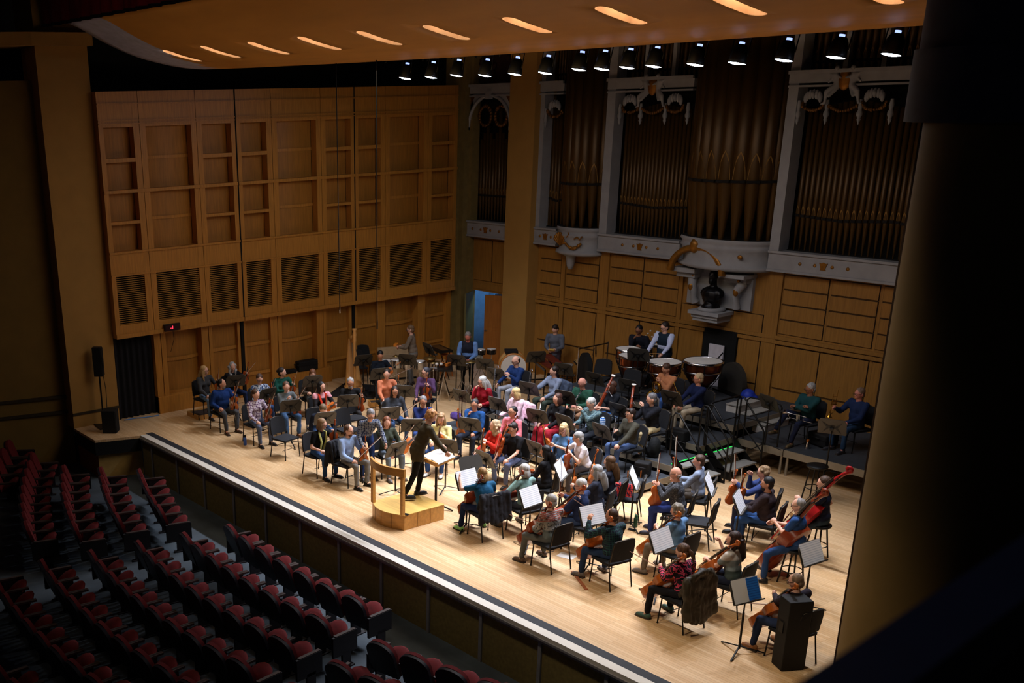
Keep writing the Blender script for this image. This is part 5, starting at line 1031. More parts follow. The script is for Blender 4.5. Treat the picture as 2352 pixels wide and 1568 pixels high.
def P(i, hp_, yaw, hy, pitch=0, lean=4, sex='m', w=1.0, hr=('short',(60,42,30)), sk=(206,150,122), top=((80,80,90),'l'), bot=('trousers',(50,54,66)), sh=(28,24,22), g=0, beard=None, L=None, R_=None, I=None, B=None, d='', lab='', stand=False, zb=0, hs=HS, feet=None, side=0, chair=True, poleL=None, poleR=None, curl=.7, vest=None, scarf=None, icol=None, bold=None, sw=None, sc=1):
    rnd = random.Random(i); fem = sex == 'f'; lab = lab or d
    hz = .94 if stand else hs+.08; th = R(lean); u = Vector((sin(R(side)), sin(th), cos(th))).normalized(); Hp = Vector((0,-.02 if not stand else 0,hz))
    if stand: Hp.y -= sin(th)*.18
    T = frame(Hp, u, (0,1,0)); X = T.col[0].to_3d()                      # torso frame: z up the spine, y forward, x right
    N = Hp+u*.46; hd = (u*.55+Vector((0,0,1))*.45).normalized(); Hc = N+hd*.155+Vector((0,.02,0)); s_w = sw or (.168 if fem else .188)
    # root placed so that the head lands where it should
    a = R(yaw-90); off = Matrix.Rotation(a,3,'Z') @ Vector((Hc.x,Hc.y,0))*sc; root = Vector((hp_[0]-off.x, hp_[1]-off.y, zb))
    RM = Matrix.Translation(root) @ Matrix.Rotation(a,4,'Z') @ Matrix.Scale(sc,4)
    HM = Matrix.Translation(Hc) @ Matrix.Rotation(R(hy-yaw),4,'Z') @ Matrix.Rotation(R(-pitch),4,'X')
    S = {s: N-u*.045+X*(s*s_w) for s in (-1,1)}
    wr = {-1: Vector(L or (-.17,.33,.60)), 1: Vector(R_ or (.17,.33,.60))}; el = {}
    if stand and L is None: wr[-1] = Vector((-.26,.06,.82))
    if stand and R_ is None: wr[1] = Vector((.26,.06,.82))
    for s, pl in ((-1,poleL),(1,poleR)): el[s], wr[s] = ik(S[s], wr[s], .28, .25, pl or (s*.5,-.35,-1))
    J = {s: Hp+Vector((s*.085,0,-.03)) for s in (-1,1)}; A = {}; K = {}
    for s in (-1,1):
        f = (feet or {}).get(s) or ((s*.12,.02,.085) if stand else (s*.15,.40,.085)); K[s], A[s] = ik(J[s], f, .43, .41, (s*.25,1,.9) if not stand else (s*.1,1,0))
    # body, one surface, hands with separate fingers, head with a face
    b = MB(); cap(b, Hp, Hp+u*.33, .10*w, .10*w); cap(b, S[-1], S[1], .05, .05); cap(b, N-u*.05, Hc-hd*.06, (.062 if not fem else .050), (.054 if not fem else .045))
    for s in (-1,1):
        cap(b, S[s], el[s], .038, .034); cap(b, el[s], wr[s], .036, .024); cap(b, J[s], K[s], .07, .05); cap(b, K[s], A[s], .05, .034); cap(b, A[s]+Vector((0,.0,-.03)), A[s]+Vector((s*.02,.1,-.055)), .032, .024)
    me = remesh(b, 'body', .017, 2); hb = MB(); head(hb, HM, fem)
    for s in (-1,1):
        dd = wr[s]-el[s]; nr = Vector((-s*.6,.1,-.8)) if wr[s].z < .75 else Vector((-s*.9,.3,-.2)); hand(hb, wr[s]-dd.normalized()*.01, dd, nr, s, curl, .95 if fem else 1.05)
    bm = bmesh.new(); bm.from_mesh(me); 
    for f in bm.faces: f.smooth = True
    mh = hb.mesh('h', [SKIN]); bm.from_mesh(mh); bm.to_mesh(me); bm.free(); bpy.data.meshes.remove(mh)
    o = mobj('person', me, [SKIN, EYEW, EYED, LIP], None, label=lab, cat='person', color=sk); o.matrix_world = RM
    def cloth(name, b, col, vox=.016, it=5, **kw):
        me = remesh(b, name, vox, it); folds(me, i, .009 if name != 't_shirt' else .006); m = PAT[col] if isinstance(col, str) else CLO; return mobj(name, me, m, o, color=None if isinstance(col, str) else col, **kw)
    # top
    tc, sl = top; b = MB(); w2 = w*(.95 if fem else 1.02); kw = .55+.45*w*(.96 if fem else 1.04)
    b.ell((0,0,.04), (.165*w2,.125*w2,.13), 14, 0, T); b.ell((0,.012*w2,.16), (.152*w2,.122*w2,.16), 14, 0, T); b.ell((0,.008,.30), (.168*w2,.118*w2,.17), 14, 0, T)
    if fem:
        for s in (-1,1): b.ell((s*.07,.085,.29), (.065,.055,.065), 10, 0, T)
    for s in (-1,1): cap(b, N-u*.055, S[s], .075, .062)
    b.lathe([(.001,.40),(.075,.41),(.066,.475),(.058,.478),(.001,.46)], 14, 0, T)
    for s in (-1,1):
        if sl == 'l': cap(b, S[s], el[s], .068*kw, .056*kw); cap(b, el[s], wr[s]-(wr[s]-el[s])*.12, .056*kw, .043)
        elif sl == 's': cap(b, S[s], S[s].lerp(el[s],.62), .063, .056)
    if bold == 2: b.ell((0,0,-.04), (.17*w2,.138*w2,.15), 14, 0, T); cap(b, Hp+Vector((-.05,0,.04)), Hp+Vector((-.06,.0,-.15)), .115, .13); cap(b, Hp+Vector((.05,0,.04)), Hp+Vector((.06,-.03,-.15)), .115, .13)
    elif stand or bold: b.ell((0,0,-.08), (.172*w2,.13*w2,.12), 14, 0, T)
    cloth({'l':'jumper','s':'t_shirt'}.get(sl,'top'), b, tc)
    if vest:
        b = MB(); b.ell((0,0,-.07 if stand else -.03), (.182*w2,.140*w2,.15), 14, 0, T); b.ell((0,0,.07), (.176*w2,.136*w2,.15), 14, 0, T); b.ell((0,.01,.28), (.182*w2,.130*w2,.19), 14, 0, T); b.lathe([(.001,.40),(.086,.41),(.078,.47),(.001,.45)], 14, 0, T)
        for s in (-1,1): cap(b, N-u*.055, S[s]*.8+N*.2-u*.01, .08, .068)
        cloth('gilet', b, vest)
    if scarf:
        b = MB(); b.tube([T @ Vector(q) for q in ((-.03,.13,.05),(-.06,.15,.28),(-.085,.06,.45),(0,-.075,.475),(.085,.06,.45),(.06,.15,.28),(.04,.14,.0))], [.03]*7, 8, flat=.6); b.build('scarf', CLO, o, color=scarf)
    # trousers or skirt, shoes
    kind, bc = bot; b = MB()
    if kind == 'skirt':
        mid = (K[-1]+K[1])/2; b.ell(Hp+Vector((0,0,-.02)), (.18,.14,.12), 12)
        for s in (-1,1): cap(b, J[s], K[s], .10, .085); cap(b, K[s], K[s]+Vector((s*.03,.02,-.30)), .085, .09); cap(b, J[s]*.5+J[-s]*.5, mid, .09, .08); cap(b, mid, mid+Vector((0,.02,-.28)), .08, .09)
        cloth('skirt', b, bc)
    else:
        b.ell(Hp+Vector((0,0,-.02)), (.165*w,.13*w,.11), 12); kk = .9 if kind == 'slim' else 1
        for s in (-1,1): cap(b, J[s], K[s], .084*kk*(.5+w*.5), .062*kk); cap(b, K[s], A[s]+Vector((0,0,.03)), .060*kk, .050*kk)
        cloth('trousers', b, bc)
    for s in (-1,1):
        D_ = Vector((s*.18,1,0)).normalized(); M = frame(A[s]+Vector((0,0,-.085)), (0,0,1), D_); b = MB()
        prof = [(-.035,-.07),(.035,-.07),(.043,.03),(.047,.12),(.03,.185),(-.03,.185),(-.047,.12),(-.043,.03)]
        b.prism(prof, 0, .022, 1, M); b.ell((0,.075,.030), (.043,.112,.042), 10, 0, M); b.ell((0,-.015,.05), (.042,.06,.055), 10, 0, M); b.build('shoe', [SHOE, SOLE], o, color=sh)
    if hr[0] in ('curly','wavy'): mobj('hair', remesh(hair(hr[0], HM, rnd), 'hair', .013, 2), HAIRM, o, color=hr[1])
    else: hair(hr[0], HM, rnd).build('hair', HAIRM, o, color=hr[1])
    if beard: b = MB(); b.ell((0,.048,-.088), (.052,.046,.044), 10, 0, HM); b.ell((0,.088,-.043), (.03,.012,.009), 8, 0, HM); b.build('beard', HAIRM, o, color=beard)
    if g:
        b = MB()
        for s in (-1,1): b.tube([HM @ Vector((s*.033+.026*cos(k*pi/6), .103, .008+.019*sin(k*pi/6))) for k in range(12)], .0032, 5, loop=True); b.tube([HM @ Vector((s*.058,.101,.012)), HM @ Vector((s*.082,-.01,.014))], .003, 4)
        b.tube([HM @ Vector((-.008,.106,.012)), HM @ Vector((.008,.106,.012))], .003, 4); b.build('glasses', GLS, o)
    # chair, instrument, bow
    if chair and not stand: put_chair(root.x, root.y, zb, yaw, 'black orchestra chair under the '+d)
    R3 = RM.to_3x3()
    if I:
        kind, io, ia, ifr = I; how = {'violin':'violin held by the ','viola':'viola held by the ','cello':'cello between the knees of the ','double_bass':'double bass leaning on the '}.get(kind, kind.replace('_',' ')+' held by the ')
        inst(kind, how+d, RM @ Vector(io), R3 @ Vector(ia), R3 @ -Vector(ifr), icol or rnd.choice([(150,66,24),(168,84,30),(132,54,24),(176,94,38)]))
    if B: put_bow('bow held by the '+d, RM @ Vector(B[0]), R3 @ Vector(B[1]), R3 @ Vector(B[2] if len(B) > 2 else (0,-1,.2)))
    PPL[i] = o; return RM
def vn(x=-.15, y=.30, z=.50, ax=(-.08,.02,1), fr=(.4,.9,.05), kind='violin', bow='L', bd=None, r=None, grip=.41):
    ax = Vector(ax).normalized(); o = Vector((x,y,z)); k = dict(I=(kind, o, ax, fr), L=tuple(o+ax*grip+Vector((-.03,-.045,-.02))))
    if bow == 'L': k['B'] = (o+ax*(grip-.02)+Vector((.03,.05,0))-Vector(bd or (-.32,.1,.9)).normalized()*.36, bd or (-.32,.1,.9)); k['R_'] = r or (.17,.34,.60)
    else: k['R_'] = r or (.19,.33,.62); q = Vector(k['R_'])+Vector((-.01,.07,.03)); k['B'] = (q, bd or (-.4,.5,.75))
    return k
def ce(fx=.0, fy=.86, tx=-.17, ty=-.12, tz=1.12, r=(.26,.30,.62), bd=(-.9,.35,.12), L=None, noB=False, fr=(.25,1,.3)):
    f = Vector((fx,fy,0)); ax = (Vector((tx,ty,tz))-f).normalized(); o = f+ax*.30; k = dict(I=('cello', o, ax, fr), L=L or tuple(o+ax*.98+Vector((-.05,.0,-.02))), R_=r, feet={-1:(-.24,.42,.085),1:(.24,.40,.085)})
    if not noB: k['B'] = (Vector(r)+Vector((.0,.07,-.01)), bd)
    return k
GR=(150,148,146); GRL=(188,186,182); BRN=(72,46,28); DBR=(38,26,20); BLK=(16,14,15); BLN=(176,140,92); PALE=(224,172,148); TAN_=(200,142,112); DRKS=(150,100,74)
JEAN=(52,78,118); LJ=(104,130,158); NAVY=(20,26,50)
P(1,(1.22,1.94),5,35,0,2,'f',.92,('long',BLN),PALE,((58,58,60),'l'),('trousers',LJ),BLK,1,zb=.12,d='blonde woman in grey by the wall',lab='seated blonde woman in dark grey top and pale jeans by the side wall',**vn(bd=(-.1,.05,1)))
P(2,(0.85,2.96),0,-15,0,2,'f',.95,('wavy',(158,156,156)),PALE,((18,16,20),'l'),('trousers',(36,52,92)),BLK,d='woman with long wavy grey hair',lab='woman with long wavy grey hair in black, holding violin and bow up',L=(-.26,.30,.98),R_=(-.02,.40,.86),I=('violin',(-.16,.28,.72),(-.25,.1,1),(.4,.9,0)),B=((.05,.32,.78),(-.5,.25,.62)))
P(3,(2.25,1.83),0,40,2,3,'m',1.25,('thin',BLK),TAN_,((22,50,104),'l'),('trousers',(70,72,76)),(70,44,28),beard=(120,112,106),d='man in the royal blue jumper',lab='stout man in royal blue jumper and grey trousers turned towards the wall side',**vn(z=0.52,bd=(-.35,.05,.9),r=(.20,.22,.62)))
P(4,(2.43,2.79),-10,-25,18,4,'f',.95,('short',(70,48,36)),PALE,('shawl','l'),('trousers',(48,70,110)),(120,110,100),1,d='player in a blue patterned shawl',lab='player with short brown hair wrapped in a blue and white patterned shawl',**vn())
P(5,(3.67,1.91),0,15,4,4,'f',.92,('pony',BRN),PALE,('purpleplaid','l'),('trousers',(86,96,120)),BLK,d='woman in a purple plaid shirt',lab='woman in purple and white plaid shirt beside the empty front chair',**vn(bd=(-.4,.05,.85)))
P(6,(2.21,3.59),-12,40,0,4,'f',.95,('bun',DBR),PALE,((18,74,64),'l'),('trousers',(40,44,54)),BLK,d='woman in the green jumper',lab='dark-haired woman in a green jumper smiling off to the side',**vn(bd=(-.3,.05,.9),r=(.02,.28,.74)))
P(7,(3.51,2.86),-12,-20,6,5,'f',.95,('pony',(96,66,50)),PALE,((96,102,104),'l'),('trousers',(58,84,118)),(104,66,36),d='woman in a grey cardigan',lab='woman in grey cardigan with a hand to her chin behind a stand',**vn(bd=(-.5,.1,.8),r=(.06,.26,.92)))
P(8,(2.71,4.17),-15,-30,25,24,'f',1.0,('bob',(104,62,36)),PALE,((76,66,58),'l'),('trousers',(60,58,56)),BLK,d='person with short auburn hair',lab='person with short auburn hair and brown top bowed over a stand',L=(-.2,.42,.7),R_=(.2,.42,.7))
P(9,(4.05,3.50),-10,5,0,4,'f',.92,('long',BLK),PALE,('pinkblack','l'),('trousers',JEAN),BLK,scarf=(214,58,30),d='woman with long black hair',lab='woman with long black hair, pink and black jumper and orange strap',L=(-.22,.36,.78),R_=(.10,.34,.66),I=('violin',(.10,.30,.62),(-.8,.25,.5),(.2,.8,.5)),B=((.08,.36,.66),(-.1,.1,1)),icol=(206,104,36))
P(10,(4.18,4.25),-30,-40,8,5,'m',1.02,('short',GR),TAN_,((18,18,20),'l'),('trousers',(52,50,52)),BLK,1,beard=(150,146,142),d='bearded man in a black turtleneck',lab='grey bearded man with glasses in a black turtleneck near the harp',**vn(x=-.2,bd=(-.1,.1,1)))
P(11,(2.27,6.64),-25,-35,22,4,'f',.95,('bun',BLK),TAN_,((14,22,34),'l'),('trousers',BLK),BLK,d='violist in navy by the harp',lab='dark-haired player in navy bent over a viola behind the woman in peach',L=(-.24,.34,.84),R_=(.12,.34,.66),I=('viola',(.06,.32,.60),(-.75,.1,.6),(.2,.8,.55)),B=((-.1,.42,.62),(-.8,.3,.4)))
P(12,(4.05,5.45),-25,-38,2,3,'f',.95,('bun',DBR),PALE,((198,118,84),'l'),('trousers',(84,90,98)),BLK,d='woman in the peach jumper',lab='dark-haired woman in a peach orange jumper with violin and white bow',**vn(x=-.18,kind='viola',bow='R',r=(.16,.36,.60),bd=(.02,.25,-.9)))
P(13,(5.27,2.68),-18,-40,40,46,'m',.95,('short',(112,90,66)),PALE,((22,28,44),'l'),('trousers',JEAN),(70,52,36),d='person bending down in navy',lab='person in navy bent double behind a stand, only crown of hair showing',L=(-.24,.5,.42),R_=(.2,.46,.4),feet={-1:(-.24,.46,.085),1:(.24,.46,.085)})
P(14,(6.63,1.70),5,30,14,16,'f',1.0,('bob',(134,102,70)),PALE,((14,14,16),'s'),('trousers',(44,74,116)),BLK,1,scarf=(196,192,110),d='woman in black with yellow scarf',lab='woman in black with a pale yellow scarf and jeans at the stage front',**vn(x=-.16,z=0.56,kind='viola',bow='R',r=(.19,.34,.64),bd=(-.8,.5,.22)))
P(15,(7.40,1.82),10,28,6,4,'m',1.0,('thin',(92,64,46)),PALE,((142,166,206),'l'),('trousers',(112,110,106)),(14,12,12),1,beard=(96,64,44),d='man in the light blue shirt',lab='front-seat man in light blue shirt, grey trousers and black dress shoes',**vn(x=-.16,z=0.46,bow='R',r=(.16,.30,.60),bd=(-.75,.25,.55)))
P(16,(7.61,2.23),-20,-35,25,38,'f',.95,('short',(124,122,124)),PALE,('blueplaid','l'),('trousers',(28,44,84)),(40,36,40),1,stand=True,d='stooping player in flannel',lab='standing grey-haired player in blue plaid flannel stooping forward',L=(-.26,.44,.86),R_=(.22,.40,.86))
P(17,(7.44,2.78),-10,-32,10,3,'f',.98,('bob',(112,62,34)),PALE,((58,64,52),'l'),('trousers',(100,112,124)),(88,82,80),d='woman in the olive jumper',lab='woman with an auburn bob in an olive green jumper by the podium',L=(-.24,.34,.66),R_=(.08,.34,.56),I=('viola',(-.12,.38,.60),(-.7,-.1,.45),(.2,.8,.6)),B=((.04,.42,.60),(-.55,.1,.75)))
P(18,(5.52,4.53),-20,-30,5,4,'f',.95,('long',DBR),TAN_,((52,56,64),'l'),('trousers',JEAN),BLK,1,d='woman in a dark grey shirt',lab='woman with long dark hair in dark grey shirt, bow raised',L=(-.2,.34,.60),R_=(.14,.36,.66),B=((.06,.40,.66),(-.85,.1,.55)))
P(19,(4.52,6.30),-55,-95,8,4,'f',.95,('bun',(62,62,70)),PALE,((84,58,94),'l'),('slim',(24,22,28)),(110,70,44),1,d='woman in the purple jumper',lab='woman in purple jumper and black tights behind a clear shield',**vn(x=-.08,y=.34,z=0.52,bow='R',r=(.16,.34,.56),bd=(.1,.3,-.9)))
P(20,(6.62,4.45),-40,-45,10,5,'f',.98,('pony',(120,118,120)),TAN_,((26,40,92),'l'),('trousers',(40,60,110)),BLK,1,d='grey-haired woman in royal blue',lab='older woman with grey hair in a royal blue V-neck behind the conductor',**vn(x=-.06,z=0.50,bd=(-.6,.3,.3),r=(-.05,.36,.82)))
P(21,(7.93,3.84),-60,-50,2,3,'f',.95,('bangs',(150,118,82)),PALE,((226,214,150),'l'),('trousers',(44,70,120)),(220,220,216),d='woman in the pale yellow jumper',lab='woman with fringe in a pale yellow jumper beside the conductor',**vn(x=-.05,z=0.50,kind='viola',bd=(-.25,.05,1),r=(.10,.34,.70)))
P(22,(9.63,2.10),64,52,36,22,'m',1.05,('curly',(176,124,74)),PALE,((64,56,40),'l'),('trousers',(20,19,20)),(30,32,40),stand=True,zb=.3,d='conductor',lab='conductor in a dark olive jacket bending over the score on the podium',sc=1.04,L=(-.16,.46,.84),R_=(.26,.46,.80),feet={-1:(-.11,-.04,.085),1:(.13,-.34,.085)},bold=2)
P(23,(1.69,8.14),218,226,14,6,'m',1.0,('short',(112,84,58)),PALE,((128,112,96),'l'),('trousers',(118,116,112)),(60,50,44),1,beard=(96,66,44),stand=True,d='percussionist in a taupe jumper',lab='bearded percussionist in taupe jumper standing in profile at the crate',L=(-.12,.36,1.08),R_=(.12,.34,1.06))
P(24,(3.42,8.67),-55,-50,26,8,'m',1.05,('short',(128,120,116)),(200,120,104),((104,140,196),'l'),('trousers',(20,22,28)),BLK,stand=True,vest=(30,32,44),d='drummer in a navy gilet',lab='grey-haired drummer in navy gilet and blue shirt behind the snare drum',L=(-.10,.26,.98),R_=(.14,.28,.98))
P(25,(6.31,7.57),-95,-100,14,5,'m',1.02,('balding',DBR),PALE,((26,52,104),'l'),('trousers',(168,172,184)),(40,36,36),1,zb=.4,d='balding clarinettist in blue',lab='balding man in glasses and bright blue jumper with a bass clarinet',I=('bass_clarinet',(.16,.60,.06),(-.02,-.06,1),(0,1,0)),R_=(.17,.48,.58),L=(-.06,.28,.86))
P(26,(6.69,6.15),-75,-105,16,6,'f',1.0,('long',GRL),PALE,((140,20,34),'l'),('trousers',(30,34,50)),BLK,1,zb=.2,d='woman in the red cardigan',lab='woman with long silver hair in a red velvet cardigan, hand at mouth',R_=(.04,.24,1.02),L=(-.10,.22,.66))
P(27,(7.54,5.14),-70,-55,4,4,'m',1.05,('short',(52,50,52)),TAN_,((30,74,132),'l'),('trousers',(34,40,54)),BLK,1,d='man resting his chin in blue',lab='man in bright blue shirt and glasses resting his chin on his hand',R_=(.02,.24,.98),L=(-.16,.34,.60),I=('viola',(.20,.24,.42),(.1,.05,1),(.2,1,0)))
P(28,(7.95,5.96),-100,-125,16,6,'f',1.12,('bob',(206,176,120)),PALE,((222,190,204),'l'),('trousers',(176,164,150)),(200,196,190),zb=.2,d='blonde flautist in pale pink',lab='blonde woman in a pale pink top looking down, on the lowest riser',R_=(.12,.36,.66),L=(-.12,.36,.64),I=('flute',(.30,.40,.66),(-1,.05,.1),(0,.5,1)))
P(29,(8.50,5.34),-80,-85,-12,3,'f',.95,('bun',BLK),TAN_,('pinkstripe','l'),('trousers',(40,44,60)),BLK,1,d='violist in a pink striped top',lab='dark-haired violist with glasses and pink striped top, head tipped back',L=(-.14,.30,.72),R_=(.18,.34,.66),I=('viola',(-.02,.40,.56),(-.35,-.25,.8),(.3,.9,.2)),B=((.12,.38,.70),(-.9,.3,.3)))
P(30,(9.01,4.34),-95,-120,2,4,'f',.95,('wavy',(176,150,116)),PALE,((186,40,26),'l'),('trousers',(34,54,100)),(196,196,196),d='woman in the red orange jumper',lab='woman with wavy blonde hair in a red orange jumper with a viola',**vn(x=-.05,y=.36,z=0.50,kind='viola',bow='R',r=(.20,.34,.58),bd=(-.8,.45,-.15)))
P(31,(9.41,4.47),-85,-88,18,6,'m',1.05,('quiff',DBR),PALE,((18,18,22),'s'),('trousers',(84,92,120)),(40,36,34),1,d='young man in a black T-shirt',lab='young man in black V-neck T-shirt and glasses beside the red jumper',L=(-.16,.38,.60),R_=(.14,.40,.58),I=('viola',(.07,.38,.62),(-.10,-.22,1),(.8,.5,0)),B=((.15,.46,.44),(-.12,-.16,1)))
P(32,(7.64,7.46),-100,-118,4,4,'m',1.0,('short',DBR),PALE,((128,140,164),'l'),('trousers',(58,68,58)),(50,46,40),zb=.4,d='clarinettist in pale grey-blue',lab='young dark-haired man in pale grey-blue quarter-zip holding a bass clarinet',I=('bass_clarinet',(.24,.56,.20),(.0,-.05,1),(.3,1,0)),R_=(.22,.50,.66),L=(-.12,.36,.60))
P(33,(4.21,11.10),-60,-80,36,12,'m',.98,('short',DBR),PALE,((94,98,110),'l'),('trousers',(56,44,50)),BLK,stand=True,d='percussionist in a grey jumper',lab='dark-haired percussionist in grey jumper standing at the marimba, looking down',L=(-.08,.30,1.04),R_=(.10,.30,1.02))
P(34,(8.87,6.29),-95,-100,4,3,'f',.92,('bob',(74,44,34)),PALE,((20,20,24),'l'),('skirt',(150,30,44)),BLK,zb=.2,d='flautist in a red skirt',lab='brown-haired woman in black cardigan and long red skirt',R_=(.14,.36,.64),L=(-.12,.36,.60),I=('flute',(.16,.44,.42),(-.05,-.1,1),(0,1,0)))
P(35,(8.76,7.16),-85,-95,28,10,'m',1.08,('bald',(120,112,106)),(214,150,130),((36,78,62),'l'),('trousers',(150,112,84)),(60,44,34),zb=.4,d='bald man in green',lab='bald man in a green jumper looking down on the second riser',I=('clarinet',(.10,.46,.52),(-.2,-.35,.6),(0,1,0)),R_=(.14,.40,.66),L=(-.08,.36,.70))
P(36,(9.41,7.35),-95,-130,2,4,'f',.95,('bob',(82,52,38)),PALE,((24,28,36),'s'),('skirt','bluestripe'),BLK,zb=.4,d='bassoonist in a striped skirt',lab='brown-haired bassoonist in dark top and blue striped skirt',I=('bassoon',(.26,.42,.18),(-.28,-.2,.9),(.2,1,0)),R_=(.20,.38,.62),L=(-.02,.32,.74))
P(37,(9.53,6.60),-95,-110,26,14,'m',1.05,('short',GRL),PALE,('tealcheck','l'),('trousers',(40,44,52)),(70,56,44),zb=.2,d='man covering his face',lab='silver-haired man in a teal check shirt covering his face with one hand',R_=(.16,.40,.70),L=(-.02,.40,1.04),I=('oboe',(.18,.50,.42),(-.05,-.12,1),(0,1,0)))
P(38,(10.64,6.52),-105,-112,2,4,'m',1.02,('quiff',DBR),PALE,((66,64,54),'l'),('trousers',(72,92,132)),(50,40,36),1,zb=.2,d='oboist in a brown jumper',lab='dark-haired man with glasses in an olive brown jumper holding an oboe',R_=(.06,.30,.82),L=(-.20,.44,.58),I=('oboe',(.08,.40,.52),(.02,-.16,1),(.3,1,0)))
P(39,(10.60,7.19),-100,-125,8,8,'f',1.1,('pony',(110,108,110)),PALE,((26,28,36),'l'),('trousers',(190,172,130)),BLK,zb=.4,d='grey-haired bassoonist',lab='grey-haired woman in a black jumper and khaki trousers with upright bassoon',I=('bassoon',(.20,.50,.10),(.02,-.10,1),(.4,1,0)),R_=(.20,.46,.72),L=(.02,.26,1.02))
P(40,(9.59,8.90),-95,-105,30,14,'m',1.05,('short',(76,50,36)),TAN_,((184,122,84),'l'),('trousers',(62,96,160)),(60,44,34),zb=.6,d='horn player in tan',lab='man in a tan shirt bending his head over a brass horn',I=('horn',(.06,.34,.74),(0,.2,1),(.2,1,0)),R_=(.10,.26,.86),L=(-.02,.30,.90))
P(41,(10.64,8.61),-112,-128,4,3,'m',1.02,('short',(170,146,112)),(206,140,112),((20,30,66),'l'),('trousers',(172,158,134)),(200,196,190),1,zb=.6,d='horn player in a navy jumper',lab='grey-blond man in dark glasses and navy jumper with a horn upright',I=('horn',(.20,.36,.74),(.1,.1,1),(.3,1,0)),R_=(.14,.42,.60),L=(-.04,.40,.60))
P(42,(8.20,10.52),-85,-105,16,6,'m',1.08,('short',DBR),PALE,((188,196,226),'l'),('trousers',(18,20,26)),BLK,1,zb=.8,hs=.76,vest=(22,36,50),d='timpanist in a gilet',lab='dark-haired timpanist in dark gilet and white sleeves behind the kettledrums',L=(-.22,.40,.90),R_=(.20,.42,.86),chair=False)
P(43,(7.05,11.02),-70,-75,14,10,'m',1.08,('short',BLK),DRKS,((22,24,34),'l'),('trousers',(112,104,98)),BLK,1,zb=.8,d='man in dark jacket at the back',lab='man in dark jacket and glasses, hand at chin, seated behind the timpani',R_=(.02,.30,.98),L=(-.14,.30,.78))
P(44,(10.07,5.22),-75,-72,16,4,'f',.95,('bangs',(196,166,118)),PALE,((84,124,168),'l'),('trousers',(84,120,160)),(50,58,80),1,d='blonde violist in light blue',lab='blonde woman with fringe and glasses in a light blue top',L=(-.10,.32,.60),R_=(.14,.32,.62),I=('viola',(.12,.32,.60),(.25,-.05,.8),(.5,.9,0)))
P(45,(10.61,5.05),-110,-140,14,18,'m',1.08,('short',GR),PALE,((214,204,208),'s'),('trousers',(62,56,58)),(104,64,38),1,d='man in a white T-shirt',lab='grey-haired man in white T-shirt reaching far out to the side',R_=(.50,.42,.86),L=(-.08,.36,.86),I=('viola',(-.08,.44,.46),(-.05,-.05,1),(.9,.4,0)),B=((-.02,.38,.55),(-.05,.0,1)),poleR=(.5,-.2,-.8))
P(46,(10.91,3.84),200,215,8,4,'f',.95,('long',BLK),TAN_,((20,19,22),'l'),('trousers',BLK),BLK,d='black-haired violist',lab='woman with long black hair in a black jumper, seen from behind',L=(-.16,.36,.72),R_=(.16,.34,.62),I=('viola',(.16,.40,.62),(-.85,-.1,.4),(0,.5,.9)))
P(47,(11.11,2.05),170,165,16,14,'m',1.1,('bob',(156,120,76)),PALE,((24,76,108),'s'),('trousers',(26,38,72)),(150,210,120),d='cellist in a teal T-shirt',lab='light-haired man in teal T-shirt and green shoes writing on his part',**ce(noB=True,L=(-.26,.48,1.02),r=(.26,.40,.86),fx=.1))
P(48,(11.45,2.74),172,205,10,6,'f',1.02,('bob',GRL),PALE,((120,150,144),'l'),('trousers',(62,66,74)),(90,74,56),d='grey-haired cellist in mint',lab='grey-haired cellist in a mint sweatshirt, hand against the ear',**ce(r=(.14,.30,1.04),fx=.02,bd=(.6,.2,-.6),noB=True))
P(49,(12.63,2.91),195,215,10,4,'m',1.05,('short',GRL),PALE,((32,44,76),'l'),('trousers',(56,76,112)),(40,36,34),1,beard=(206,200,194),d='white-bearded cellist',lab='white-bearded man with glasses in a navy jumper, bow held upright',**ce(r=(.12,.40,.86),bd=(-.05,.0,1),fx=.06))
P(50,(12.29,3.69),205,215,6,4,'f',1.02,('long',(150,150,150)),PALE,((40,44,58),'l'),('trousers',(34,36,46)),BLK,d='woman with straight grey hair',lab='woman with long straight grey hair in dark blue, seen from behind',L=(-.14,.38,.86),R_=(.14,.36,.74),I=('violin',(.06,.46,.62),(.05,-.05,1),(0,1,0)),B=((.14,.42,.66),(-.1,.1,1)))
P(51,(12.08,4.27),205,200,6,4,'f',.98,('long',(86,60,36)),PALE,((22,24,36),'s'),('trousers',(26,28,40)),BLK,d='woman with long brown hair',lab='woman with very long brown hair in a dark T-shirt, seen from behind',L=(-.14,.38,.66),R_=(.16,.36,.62),I=('viola',(.14,.42,.62),(.3,-.1,.9),(0,1,0)))
P(52,(12.88,1.93),178,190,12,6,'m',1.05,('short',(150,146,142)),PALE,('isle','l'),('trousers',(92,92,88)),(96,72,56),d='cellist in a fair isle jumper',lab='grey-haired cellist in a grey and red fair isle jumper',**ce(fx=.12,r=(.24,.30,.52),bd=(-.3,.9,.15),L=(-.12,.34,.66)))
P(53,(13.94,2.20),172,200,8,6,'m',1.1,('thin',(62,42,30)),TAN_,('greenplaid','l'),('trousers',(36,54,84)),(110,100,94),d='cellist in dark green plaid',lab='brown-haired cellist in a dark green plaid shirt, seen from behind',**ce(fx=.1,r=(.36,.44,.80),bd=(-.5,.7,.5),L=(-.22,.32,1.04)))
P(54,(13.22,4.68),208,218,4,8,'m',1.08,('bald',(150,140,134)),(214,156,132),('speckle','l'),('trousers',(38,52,110)),(60,60,80),1,d='bald player in speckled grey',lab='bald man in glasses and speckled dark grey jumper with upright viola',L=(-.10,.34,.92),R_=(.04,.38,.92),I=('viola',(-.10,.38,.52),(.02,-.05,1),(.85,.5,0)),B=((.06,.40,.72),(.2,.0,1)))
